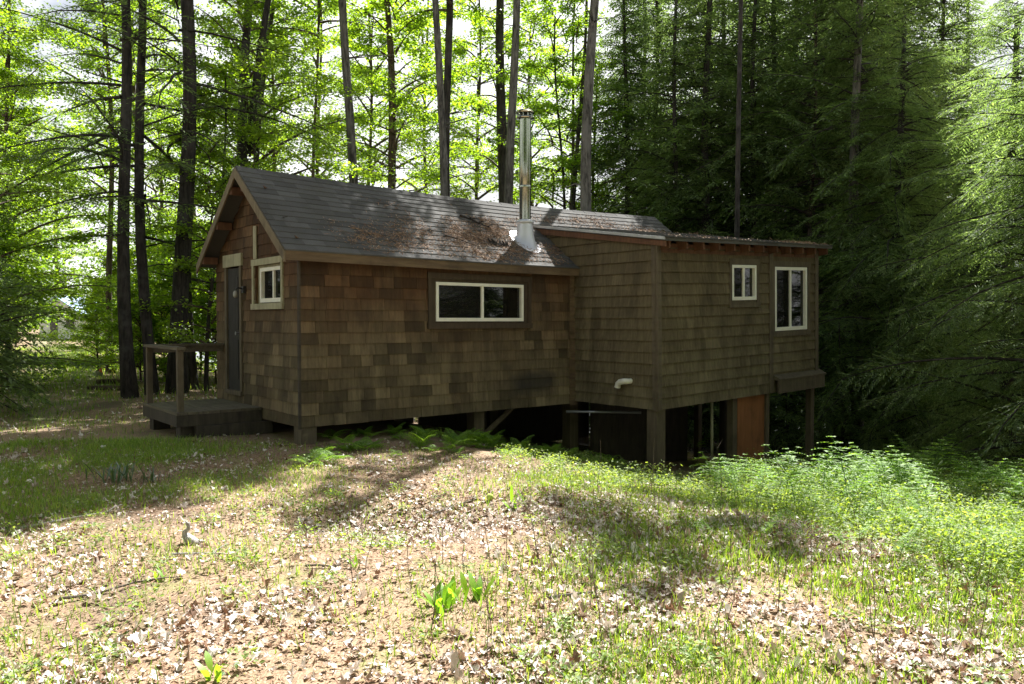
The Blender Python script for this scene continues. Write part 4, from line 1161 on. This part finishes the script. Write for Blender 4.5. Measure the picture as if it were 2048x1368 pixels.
V, Qd, Tr = blades(x, y, rg.uniform(.03, .115, len(x)) * (1 + 1.0 * far), rg.uniform(.004, .008, len(x)) * (1 + 2.6 * far), rg)
tag(link('grass', np_mesh('grass', V, [Qd, Tr], M['grass'])), 'thin short grass growing through the leaves', None, None, 'stuff')

# low leafy undergrowth: little branching plants
def d_under(x, y):
    bank = smooth01(-.6, 1.6, x - (8.6 - y) * .55) * smooth01(4.2, 7.2, y + .35 * x - .6)
    c = smooth01(.30, .62, clump(x, y, 2.0, .6)) * smooth01(.12, .5, clump(x, y, 4.3, 2.2))
    d = bank * (.10 + .5 * smooth01(1.9, 3.2, x) + .85 * c) + .14 * smooth01(.5, 2.5, x) * c + .05
    d = d * (1 - .6 * smooth01(7.6, 8.8, y) * smooth01(1.5, 2.5, x)) * (.25 + .75 * smooth01(.3, .6, clump(x, y, 3.1, 5)))
    d = d * (1 - .8 * np.exp(-(((x - 1.5) / .75) ** 2 + ((y - 6.7) / .8) ** 2)))
    d = d * (1 - .75 * smooth01(2.6, .8, x) * smooth01(7.2, 8.4, y))
    return np.clip(d, 0, 1) * inview(x, y, .1) * ~undercabin(x, y)
x, y = scat(16000, -4, 9.5, 3.2, 13.5, d_under, rg)
hgt = rg.uniform(.07, .36, len(x)) * (.5 + .7 * clump(x, y, 2.6, 3)) * (.45 + .75 * smooth01(4.5, 8.5, y + .5 * x))
hgt = hgt * (1 - .55 * smooth01(.32, .20, x / y) * smooth01(7, 9, y))
nl = 52
k = len(x)
base = np.stack([x, y, ground(x, y)], -1)
tl = rg.uniform(.25, 1.05, (k, nl))
an = rg.uniform(0, 2 * PI, (k, nl)); rad = rg.uniform(.02, .11, (k, nl)) * (.6 + hgt[:, None] * 2.4)
P = base[:, None, :] + np.stack([np.cos(an) * rad, np.sin(an) * rad, tl * hgt[:, None]], -1)
Dv = np.stack([np.cos(an + rg.normal(0, .5, an.shape)), np.sin(an), rg.normal(.1, .4, an.shape)], -1)
Nv = np.array([0, 0, 1.0]) + rg.normal(0, .45, P.shape)
P, Dv, Nv = P.reshape(-1, 3), Dv.reshape(-1, 3), Nv.reshape(-1, 3)
lsz = rg.uniform(.018, .040, len(P))
V, Tt = leaf_verts(P, Dv, Nv, lsz, lsz * .55, .12)
a = rg.uniform(0, 6.28, k)
V2, Q2, T2 = blades(x, y, hgt * 1.02, np.full(k, .004), rg)
tag(link('undergrowth', np_mesh('undergrowth', np.concatenate([V, V2]), [np.concatenate([Tt, T2 + len(V)]), Q2 + len(V)], M['under'])), 'low leafy undergrowth covering the bank by the addition', None, None, 'stuff')

# ------------------------------------------------------------------ bracken ferns
def fern_mesh(seed, hgt, nf, flat=0.0):
    rg = np.random.default_rng(seed)
    P, D, Nn, LL, WW = [], [], [], [], []
    mb = MB()
    for i in range(nf):
        az = 2 * PI * i / nf + rg.uniform(-.5, .5)
        L = hgt * rg.uniform(.75, 1.15); e = math.radians(rg.uniform(62, 82) - flat)
        pts, p = [], np.array([0, 0, 0.0]); seg = 9
        for k in range(seg + 1):
            pts.append(p.copy())
            p = p + np.array([math.cos(az) * math.cos(e), math.sin(az) * math.cos(e), math.sin(e)]) * L / seg
            e -= math.radians(rg.uniform(5, 13))
        pts = np.array(pts)
        mb.tube(pts, [.004 * (1 - .7 * k / seg) for k in range(seg + 1)], 4, False)
        npn = 15
        for s in range(npn):
            t = .28 + .72 * s / npn
            k = min(int(t * seg), seg - 1); b = pts[k] + (pts[k + 1] - pts[k]) * (t * seg - k)
            tan = norm(pts[k + 1] - pts[k]); side0 = norm(np.cross(tan, [0, 0, 1]))
            for sg in (-1, 1):
                pl = L * .34 * (1 - ((t - .28) / .72)) ** .8 * rg.uniform(.85, 1.1) + .012
                pd = norm(side0 * sg + tan * .55 + np.array([0, 0, -.1]))
                nl = max(int(pl / .016), 2)
                q = (np.arange(nl) + .5) / nl
                pos = b + pd * (pl * q)[:, None] + np.array([0, 0, -.25]) * (pl * q ** 2)[:, None]
                for s2 in (-1, 1):
                    dd = pd * .6 + s2 * tan
                    P.append(pos); D.append(np.repeat(dd[None], nl, 0)); Nn.append(np.array([0, 0, 1.0]) + rg.normal(0, .25, (nl, 3)))
                    LL.append((.030 * (1 - q) + .010) * (hgt / .5) ** .5); WW.append(np.full(nl, .012) * (hgt / .5) ** .5)
    V, Tt = leaf_verts(np.concatenate(P), np.concatenate(D), np.concatenate(Nn), np.concatenate(LL), np.concatenate(WW), .08)
    sv = np.array(mb.v); sq = np.array(mb.f[4]) + len(V)
    return np_mesh('fern', np.concatenate([V, sv]), [Tt, sq], M['fern'])
def bracken_mesh(seed, h, npair):
    rg = np.random.default_rng(seed)
    P, D, Nn, LL, WW = [], [], [], [], []
    mb = MB(); az = rg.uniform(0, 6.28); tilt = rg.uniform(.05, .45)
    ax = np.array([math.cos(az), math.sin(az), 0])
    pts = [np.array([0, 0, 0]) + ax * h * tilt * t ** 2.2 + np.array([0, 0, h * (t - .12 * t ** 3)]) for t in np.linspace(0, 1, 8)]
    mb.tube(pts, [.004 * (1 - .7 * k / 7) for k in range(8)], 4, False)
    pts = np.array(pts)
    for s in range(npair):
        q0 = s / max(npair - 1, 1); t = .45 + .55 * q0
        k = min(int(t * 7), 6); b = pts[k] + (pts[k + 1] - pts[k]) * (t * 7 - k)
        for sg in (-1, 1):
            pl = h * (.55 * (1 - q0) ** .8 + .07) * rg.uniform(.85, 1.15)
            base = np.array([-ax[1], ax[0], 0]) * sg + ax * (.25 + .7 * q0) + np.array([0, 0, .38 - .1 * q0])
            base = norm(base); n1 = max(int(pl / .020), 3)
            rib = [b + base * pl * u + np.array([0, 0, -.30 * pl * u * u]) for u in np.linspace(0, 1, 5)]
            mb.tube(rib, [.002, .0018, .0014, .001, .0006], 3, False)
            u = (np.arange(n1) + .5) / n1
            pos = b + base * (pl * u)[:, None] + np.array([0, 0, -.30]) * (pl * u * u)[:, None]
            side = norm(np.cross(base, [0, 0, 1]))
            for s2 in (-1, 1):
                P.append(pos); D.append(np.repeat((base * .5 + side * s2)[None], n1, 0) + rg.normal(0, .12, (n1, 3)))
                Nn.append(np.array([0, 0, 1.0]) + rg.normal(0, .25, (n1, 3)))
                LL.append((.24 * pl * (1 - u) ** .8 + .012) * rg.uniform(.8, 1.2, n1)); WW.append(np.full(n1, .013))
    V, Tt = leaf_verts(np.concatenate(P), np.concatenate(D), np.concatenate(Nn), np.concatenate(LL), np.concatenate(WW), .08)
    sv = np.array(mb.v); sq = np.array(mb.f[4]) + len(V)
    return np_mesh('fern', np.concatenate([V, sv]), [Tt, sq], M['fern'])
BR = [bracken_mesh(51 + i, h, n) for i, (h, n) in enumerate(((.5, 6), (.42, 5), (.58, 7), (.36, 4), (.48, 5)))]
FE = [fern_mesh(41, .55, 4), fern_mesh(42, .48, 5, 8), fern_mesh(43, .42, 6, 14), fern_mesh(44, .62, 3, -2)]
def fern(x, y, v, s, label, group):
    o = link('fern', v, None, (x, y, gz(x, y) - .01), random.uniform(0, 6.28), s)
    return tag(o, label, 'fern', group)
x, y, z = wpt(1400, 925); fern(x, y + .2, BR[2], 1.15, 'lone upright fern standing in front of the dark space beside the corner post', None)
rf = random.Random(77)
cnt = 0
while cnt < 175:
    px, d = rf.uniform(1240, 2090), rf.uniform(6.6, 12.4)
    x = pxX(px, d)
    if undercabin(np.array(x), np.array(d)): continue
    edge = 10.9 - .05 * (px - 1300) / 100
    if rf.random() > .12 + .9 * math.exp(-((d - (edge - 1.0)) / 1.5) ** 2): continue
    if px < 1430 or (px < 1650 and d > 9.6): continue
    fern(x, d, BR[rf.randrange(5)], rf.uniform(.7, 1.5), 'green bracken fern crowding the sunny bank by the addition', 'ferns on the sunny bank'); cnt += 1
cnt = 0
while cnt < 80:
    lx, ly = rf.uniform(.2, 4.9), rf.uniform(-1.5, .25)
    X, Y = c2w(lx, ly)
    fern(X, Y, FE[rf.randrange(3)], rf.uniform(.35, .72), 'shaded fern growing along the foot of the long cabin wall', 'ferns along the long wall'); cnt += 1
cnt = 0
while cnt < 70:
    px, d = rf.uniform(1380, 2060), rf.uniform(5.2, 8.6)
    if rf.random() > .25 + .75 * (px - 1380) / 680: continue
    fern(pxX(px, d), d, BR[rf.randrange(5)], rf.uniform(.35, .75), 'young bracken fern scattered through the low growth of the bank', 'young ferns in the low growth'); cnt += 1
for px, py in ((640, 915), (665, 925), (620, 930)):
    x, y, z = wpt(px, py); fern(x, y, FE[2], .8, 'bushy fern clustered at the corner post under the gable corner', 'ferns at the gable corner post')

# broad-leaved sprouts and the clump of dark blades
def sprout(px, py, n, h, w, mat, name, label, cat):
    k_ = .6 if n > 20 else .25
    x, y, z = wpt(px, py); rg2 = np.random.default_rng(int(px))
    V, Qs = [], []
    for i in range(n):
        a = rg2.uniform(0, 6.28); l = rg2.uniform(.08, .55); hh = h * rg2.uniform(.6, 1.1)
        ox, oy = rg2.normal(0, .05 * n ** .5 * w / .03, 2)
        d = np.array([math.cos(a) * l, math.sin(a) * l, 1.0]); s = np.array([-math.sin(a), math.cos(a), 0])
        b = len(V)
        for t, ww, dz in ((0, .25, 0), (.3, .8, 0), (.6, 1, -.02), (.85, .6, -.06), (1, .03, -.10)):
            c = np.array([x + ox * k_, y + oy * k_, gz(x + ox, y + oy) - .01]) + d * hh * t * np.array([1 + t, 1 + t, 1]) + np.array([0, 0, dz * l * hh * 3])
            V += [c - s * w * ww / 2, c + s * w * ww / 2]
        for k in range(4): Qs.append((b + 2 * k, b + 2 * k + 1, b + 2 * k + 3, b + 2 * k + 2))
    tag(link(name, np_mesh(name, np.array(V), [np.array(Qs)], M[mat], True)), label, cat)
sprout(232, 965, 46, .24, .016, 'daffodil', 'blade_clump', 'dark green clump of strap leaves beside the track shade', 'plant')
sprout(300, 968, 22, .17, .014, 'daffodil', 'blade_clump', 'smaller sparse clump of strap leaves toward the porch', 'plant')
sprout(935, 1200, 9, .17, .04, 'sprout', 'leaf_tuft', 'tall bright sprout with the broadest upright leaves', 'plant')
sprout(890, 1215, 19, .14, .034, 'sprout', 'leaf_tuft', 'spreading cluster of bright green sprouts among pale leaves', 'plant')
sprout(1030, 1018, 8, .17, .03, 'sprout', 'leaf_tuft', 'bright green sprout beside the yellow green ball', 'plant')
sprout(325, 1160, 6, .10, .022, 'sprout', 'leaf_tuft', 'lone green sprout on the bare needles below the driftwood', 'plant')
sprout(715, 1135, 4, .09, .02, 'sprout', 'leaf_tuft', 'tiny sprout on the needle carpet in the middle', 'plant')
sprout(420, 1362, 6, .12, .035, 'sprout', 'leaf_tuft', 'broad green sprout at the bottom among the nearest pale leaves', 'plant')

# bare thin stems in front
for i in range(70):
    px = rf.uniform(700, 2040); d = rf.uniform(3.7, 5.6) if i % 3 else rf.uniform(5.5, 7.5)
    x = pxX(px, d); h = rf.uniform(.28, .62); a = rf.uniform(-.25, .25)
    z = gz(x, d)
    mb = MB(); pts = [(x + a * h * t * t + .01 * math.sin(7 * t + i), d + rf.uniform(-.01, .01), z - .02 + h * t) for t in (0, .25, .5, .75, 1)]
    mb.tube(pts, [.0026, .0024, .002, .0016, .001], 5)
    for _ in range(rf.randrange(0, 4)):
        p = Vector(pts[rf.randrange(2, 5)]); q = p + Vector((rf.uniform(-.09, .09), rf.uniform(-.05, .05), rf.uniform(.02, .10)))
        mb.tube([p, q], [.0016, .0009], 4)
    tag(mb.build('bare_stem', M['twig']), 'thin bare upright stem rising from the leafy ground in front', 'stem', 'bare stems in the near leaves')
